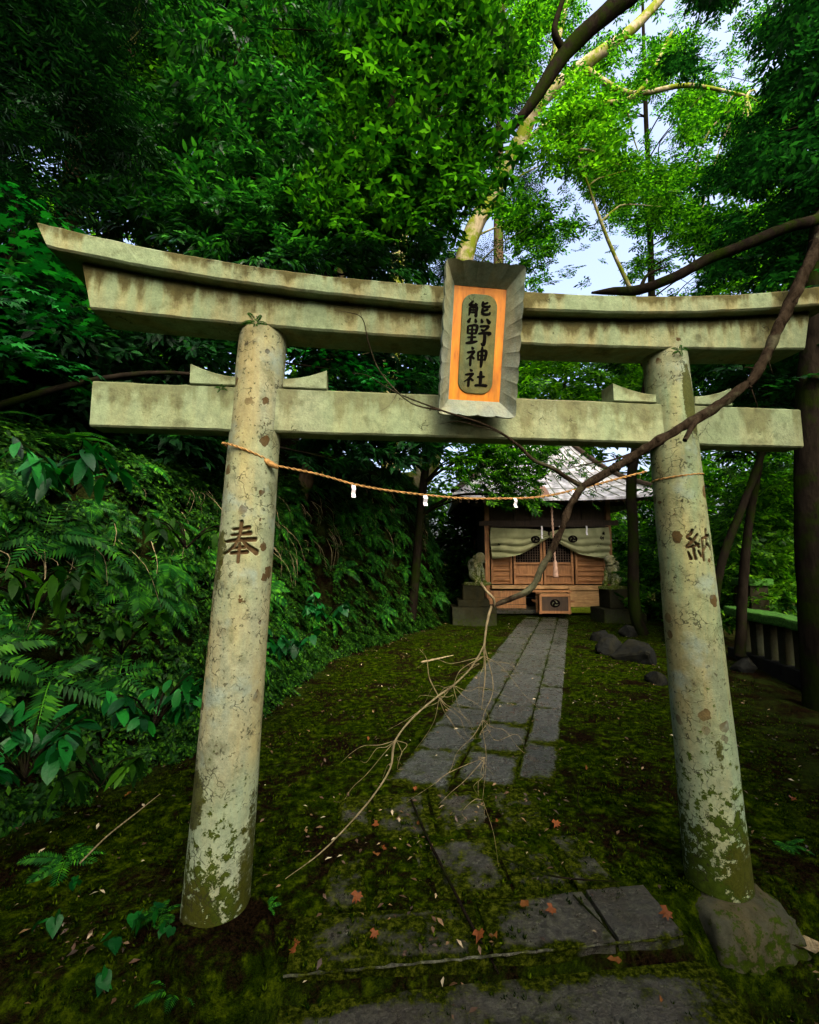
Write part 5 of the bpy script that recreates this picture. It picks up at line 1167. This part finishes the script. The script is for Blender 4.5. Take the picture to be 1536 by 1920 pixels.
world_child('side_branch', tubes('side_branch', [(S1, [.010, .009, .0085, .0075, .006, .005, .0045, .0036, .0025, .0015, .0008], dict(seg=8, rough=.25, n=6)),
    ([S1[7], at(770, 755, 1.6), at(715, 700, 1.6), at(692, 645, 1.6), at(680, 598, 1.6), at(655, 586, 1.6), at(633, 584, 1.6)], [.0032, .003, .0024, .002, .0018, .0012, .0006], dict(seg=6, rough=.2)),
    ([S1[8], at(730, 760, 1.6), at(705, 775, 1.6)], [.0015, .001, .0005], dict(seg=4)), ([S1[5], at(900, 800, 1.63), at(860, 790, 1.62), at(825, 795, 1.62)], [.002, .0015, .001, .0005], dict(seg=4)),
    ([Bm[8], at(1150, 862, 1.72), at(1110, 868, 1.74), at(1060, 880, 1.76)], [.005, .004, .003, .001], dict(seg=6)), ([at(680, 598, 1.6), at(672, 575, 1.6)], [.001, .0005], dict(seg=4))]), M['deadwood'], db)
def wig(a, b, n, amp, y): 
    out = []
    for i in range(n + 1): t = i / n; out.append(at(a[0] + (b[0] - a[0]) * t + random.gauss(0, amp) * (0 < i < n), a[1] + (b[1] - a[1]) * t + random.gauss(0, amp) * (0 < i < n), y + random.gauss(0, .01)))
    return out
tw = [([Bl[-1], at(915, 1160, 1.62), at(908, 1210, 1.61), at(910, 1262, 1.6), at(903, 1330, 1.6)], [.0045, .004, .0032, .0022, .001], dict(seg=6, rough=.3)),
      ([at(902, 1093, 1.62), at(912, 1108, 1.62), at(925, 1122, 1.62), at(927, 1136, 1.63)], [.004, .0045, .0045, .004], dict(seg=6, rough=.3)),
      ([at(908, 1210, 1.61), at(885, 1250, 1.6), at(850, 1285, 1.58), at(822, 1305, 1.56), at(775, 1345, 1.54), at(742, 1388, 1.52), at(732, 1440, 1.5), at(700, 1492, 1.48), at(655, 1545, 1.46), at(600, 1600, 1.44), at(535, 1648, 1.42)], [.0026, .0026, .0026, .0028, .0026, .0025, .0025, .0022, .002, .0016, .0008], dict(seg=6, rough=.3, n=6)),
      ([at(822, 1305, 1.56), at(805, 1270, 1.57), at(800, 1235, 1.58), at(785, 1215, 1.58)], [.0018, .0015, .001, .0006], dict(seg=5)),
      ([at(908, 1210, 1.61), at(925, 1290, 1.6), at(905, 1350, 1.6), at(912, 1420, 1.6), at(905, 1500, 1.6)], [.002, .0016, .0012, .0009, .0005], dict(seg=5, n=6)),
      ([at(905, 1500, 1.6), at(925, 1560, 1.6), at(935, 1625, 1.6)], [.0009, .0007, .0004], dict(seg=4))]
for i in range(34):
    a = random.choice([(908, 1230), (850, 1285), (905, 1350), (822, 1305), (910, 1420), (905, 1500), (742, 1388)]); b = (a[0] + random.gauss(0, 65), a[1] + random.uniform(20, 120))
    tw.append((wig(a, b, 4, 7, 1.57), [.0011, .001, .0008, .0006, .0003], dict(seg=4)))
tw = [(a, [r * 1.1 for r in b], c) for a, b, c in tw]
world_child('twigs', tubes('twigs', tw), M['twig'], db)
# loose fallen sticks on the ground
sticks = [('dark forked stick lying across the threshold slabs', [(770, 1500), (800, 1570), (840, 1650), (880, 1730), (935, 1790)], .007, 'bark_dark'), ('thin dark stick curving over the moss left of the right pillar', [(940, 1610), (1020, 1640), (1080, 1650), (1165, 1655)], .004, 'bark_dark'),
          ('dark twig leaning over the corner of the wet slab', [(1075, 1680), (1105, 1710), (1140, 1745)], .004, 'bark_dark'), ('pale dry stick at the far left in front of the ferns', [(150, 1620), (200, 1570), (250, 1530), (300, 1490)], .004, 'twig'),
          ('thin curved dark twig on the moss right of the path', [(1085, 1480), (1085, 1510), (1110, 1540), (1150, 1560)], .003, 'bark_dark'), ('pale bamboo stick lying on the moss left of the path', [(790, 1243), (815, 1238), (850, 1230)], .012, 'twig'),
          ('long thin stem arching near the left pillar', [(210, 1350), (260, 1372), (310, 1375), (352, 1362)], .003, 'twig')]
for lb, pp, r, mt in sticks:
    P = []
    for x, y in pp: q = atz(x, y, .03); P.append(Vector((q.x, q.y, max(gz(q.x, q.y), .0 if q.y > 1.85 else -.2) + .03 + r)))
    o_ = link('fallen_stick', tubes('fallen_stick', [(P, [r] * (len(P) - 1) + [r * .4], dict(seg=6, rough=.3))]), M[mt]); tag(o_, lb, 'stick')

# ------------------------------------------------------------------ fallen leaves and moss
def surf(x, y):
    z = gz(x, y)
    if -.25 < x < 1.31 and 1.82 < y < 2.10: z = .024
    return z
dry = [np_mesh('fallen_leaf', *place(leaf(1, .55, .35, .15, 3, .4), (-.5, 0, .03), 0, -.1, 0, 1), True), np_mesh('fallen_leaf', *place(maple(), (-.5, 0, .05), 0, 0, 0, 1.0), False), np_mesh('fallen_leaf', *place(leaf(1, .4, -.4, -.3, 3, .4), (-.5, 0, 0), 0, .1, 0, 1), True)]
for m in dry:
    for v in m.vertices: v.co.z += .55 * (v.co.x - .1) ** 2 + .5 * v.co.y ** 2 + .12 * math.sin(v.co.x * 9 + v.co.y * 7)
for m, q in zip(dry, ('dry_leaf', 'red_leaf', 'dry_leaf')): m.materials.append(M[q])
LV = [(700, 1548, .06, 1), (785, 1542, .035, 0), (722, 1592, .05, 1), (705, 1600, .04, 0), (668, 1690, .07, 1), (900, 1775, .07, 1), (925, 1768, .05, 0), (1030, 1722, .06, 1), (985, 1708, .06, 0), (545, 1795, .05, 1), (1045, 1550, .07, 1), (240, 1490, .05, 0), (1100, 1440, .04, 0), (1150, 1770, .05, 0), (930, 1540, .03, 1), (700, 1770, .05, 1), (1245, 1730, .07, 1), (1490, 1500, .06, 1), (1240, 1840, .05, 0), (690, 1385, .04, 0), (700, 1332, .035, 0), (780, 1480, .04, 1), (1370, 1900, .09, 0), (560, 1780, .045, 1)]
LLAB = ['red-orange fallen leaf beside the upper end of the dark forked stick', 'small curled tan leaf touching the dark forked stick', 'orange leaf just below the red-orange one on the middle slabs', 'tan leaf paired with the orange leaf on the middle slabs',
 'large red leaf at the left end of the front slab row', 'large red leaf at the front edge of the step near its middle', 'small brown leaf beside the large red leaf on the step edge', 'brown leaf on the front slab row left of the wet slab', 'pale tan leaf on the slab joint near the wet slab',
 'rusty leaf on the dark ground left of the step', 'rusty leaf on the moss right of the middle slabs', 'tan leaf on the dark soil at the far left', 'tan leaf on the moss further up beside the path edge', 'brown leaf below the wet slab',
 'small leaf caught under the hanging twigs on the slabs', 'rusty leaf on the dark gap before the front slab row', 'rusty leaf on the wet slab nearest the right pillar', 'tan leaf on the dark ground behind the right pillar', 'tan leaf on the lower step at the right',
 'pale leaf on the moss left of the path', 'tiny pale leaf on the moss higher up left of the path', 'small leaf on the moss beside the slab corner', 'brown leaf at the lower right bottom edge', 'tan leaf next to the rusty leaf left of the step']
for i, (x, y, s, k) in enumerate(LV):
    p = atz(x, y, .02); o = bpy.data.objects.new('fallen_leaf', dry[k if i % 3 else (2 if k == 0 else 1)]); C.objects.link(o); o.location = (p.x, p.y, surf(p.x, p.y) + .018 if p.y > 1.82 else max(surf(p.x, p.y), -.105 if .07 < p.x < 1.17 and p.y > 1.26 else -9) + .018)
    o.rotation_euler = (random.gauss(0, .25), random.gauss(0, .25), random.uniform(0, 6.28)); o.scale = (s,) * 3; tag(o, LLAB[i], 'leaf', 'fallen leaves on the ground')
p = atz(1515, 1715, 0); o = bpy.data.objects.new('dry_sheath', dry[0].copy()); o.data.materials[0] = M['twig']; C.objects.link(o); o.location = (p.x, p.y, gz(p.x, p.y) + .03); o.scale = (.22, .10, .12); o.rotation_euler = (.1, -.1, -.15); tag(o, 'long pale dry sheath lying beside the stone under the right pillar', 'leaf')
# litter: small pale flakes and leaves strewn over the moss
n = 15000; y = 1.0 + 11 * RNG.random(n) ** 1.5; x = RNG.uniform(-2.5, 6.5, n); e1 = x - np.interp(y, FY, FX); e2 = np.interp(y, EY, EX) - x
cn = np.array([noise.noise(Vector((a * 1.6, b * 1.6, 9))) + .6 * noise.noise(Vector((a * 5, b * 5, 4))) for a, b in zip(x, y)]); pd_ = np.abs((x - .6) * .8973 - (y - 3.0) * .4415)
k = (e1 > .05) & (e2 > -.3) & ((cn > .28) | (RNG.random(n) < .12) | ((np.abs(pd_ - .58) < .07) & (RNG.random(n) < .4)) | ((e1 < .5) & (RNG.random(n) < .45))); x, y = x[k], y[k]; z = ground_z(x, y) + .018
pathd = (x - .6) * .8973 - (y - 3.0) * .4415; k = (np.abs(pathd) < .5) & (y > 3); z = np.where(k, np.maximum(z, .03), z)
k = (x > -.14) & (x < 1.2) & (y > 1.82) & (y < 3.06); z = np.where(k, np.maximum(z, .034), z)
P = np.stack([x, y, z], 1); R = rotmats(len(P), .3); T = leaf(1, .45, .25, .2, 1); sc = RNG.uniform(.012, .042, len(P)) 
V, Fc = scatter(T, P, R, sc); m_, nt_, n_ = newmat('litter'); g_ = N(nt_, 'ShaderNodeNewGeometry'); finish(nt_, ramp(nt_, g_.outputs['Random Per Island'], [(0, (.008, .005, .002)), (.6, (.045, .022, .008)), (.86, (.13, .08, .03)), (1, (.38, .34, .22))]), .6)
tag(link('leaf_litter', np_mesh('leaf_litter', V, Fc), m_), 'small leaf litter strewn over moss and slabs', kind='stuff')
# moss tufts and tiny ground plants
n = 60000; y = 1.0 + 11 * RNG.random(n) ** 1.9; x = RNG.uniform(-3.0, 6.5, n); e1 = x - np.interp(y, FY, FX); e2 = np.interp(y, EY, EX) - x
pathd = (x - .6) * .8973 - (y - 3.0) * .4415; k = (e1 > -.05) & (e2 > -.3) & ~((np.abs(pathd) < .54) & (y > 2.9)) & ~((x > -.25) & (x < 1.3) & (y < 3.05) & (RNG.random(len(x)) < .55)); x, y = x[k], y[k]
nz = np.array([noise.noise(Vector((a * 2.5, b * 2.5, 2))) for a, b in zip(x, y)]); k = nz > -.12; x, y = x[k], y[k]
z = ground_z(x, y) + .002; k = (x > -.25) & (x < 1.3) & (y < 3.05); z = np.where(k, np.where(y > 2.1, .010, np.where(y > 1.82, .018, -.058)), z)
P = np.stack([x, y, z], 1); R = rotmats(len(P), .5); T = join([place(leaf(1, .35, .1, -.3, 1), (0, 0, 0), a, -.7, 0, 1) for a in (0, 1.3, 2.5, 3.8, 5)])
V, Fc = scatter(T, P, R, RNG.uniform(.008, .024, len(P))); tag(link('moss_tufts', np_mesh('moss_tufts', V, Fc), leafmat('moss_leaf', (.004, .012, .0006), (.034, .058, .002), .8, .2, spec=0)), 'moss tufts and tiny weeds over the ground', kind='stuff')
# small ferns and weeds crowding the foot of the left pillar
for i, (lb, q, s_) in enumerate((('low fern spreading left of the left pillar foot', (300, 1760), .13), ('small fern in front of the left pillar foot', (400, 1790), .09), ('tiny fern on the stone right of the left pillar foot', (500, 1745), .07), ('fern in the dark lower left corner', (120, 1650), .2),
                 ('fern near the bottom edge below the left pillar', (330, 1885), .14), ('small weed beside the right pedestal block', (1270, 1850), .06), ('small fern behind the right pillar foot', (1480, 1620), .12), ('drooping fern low on the bank above the dry stick', (60, 1560), .24))):
    p = atz(*q, -.08); p.z = gz(p.x, p.y) + .01; o = bpy.data.objects.new('fern', fm[i % 4]); C.objects.link(o); o.location = p; o.scale = (s_,) * 3; o.rotation_euler = (random.gauss(0, .15), random.gauss(0, .15), random.random() * 6); tag(o, lb, 'fern')
# small ferny tuft on the crossing of the left pillar and beam
for lb, q, s in (('tiny fern tuft growing in the joint above the left pillar', (480, 605, 1.985), .07), ('tiny fern tuft growing in the joint above the right pillar', (1275, 657, 1.985), .05), ('small weed rooted beside the left wedge on the tie beam', (415, 728, 2.03), .04)):
    o = bpy.data.objects.new('fern_tuft', fm[1]); C.objects.link(o); o.location = at(*q); o.scale = (s,) * 3; o.rotation_euler = (.5, 0, random.random() * 6); tag(o, lb, 'fern')
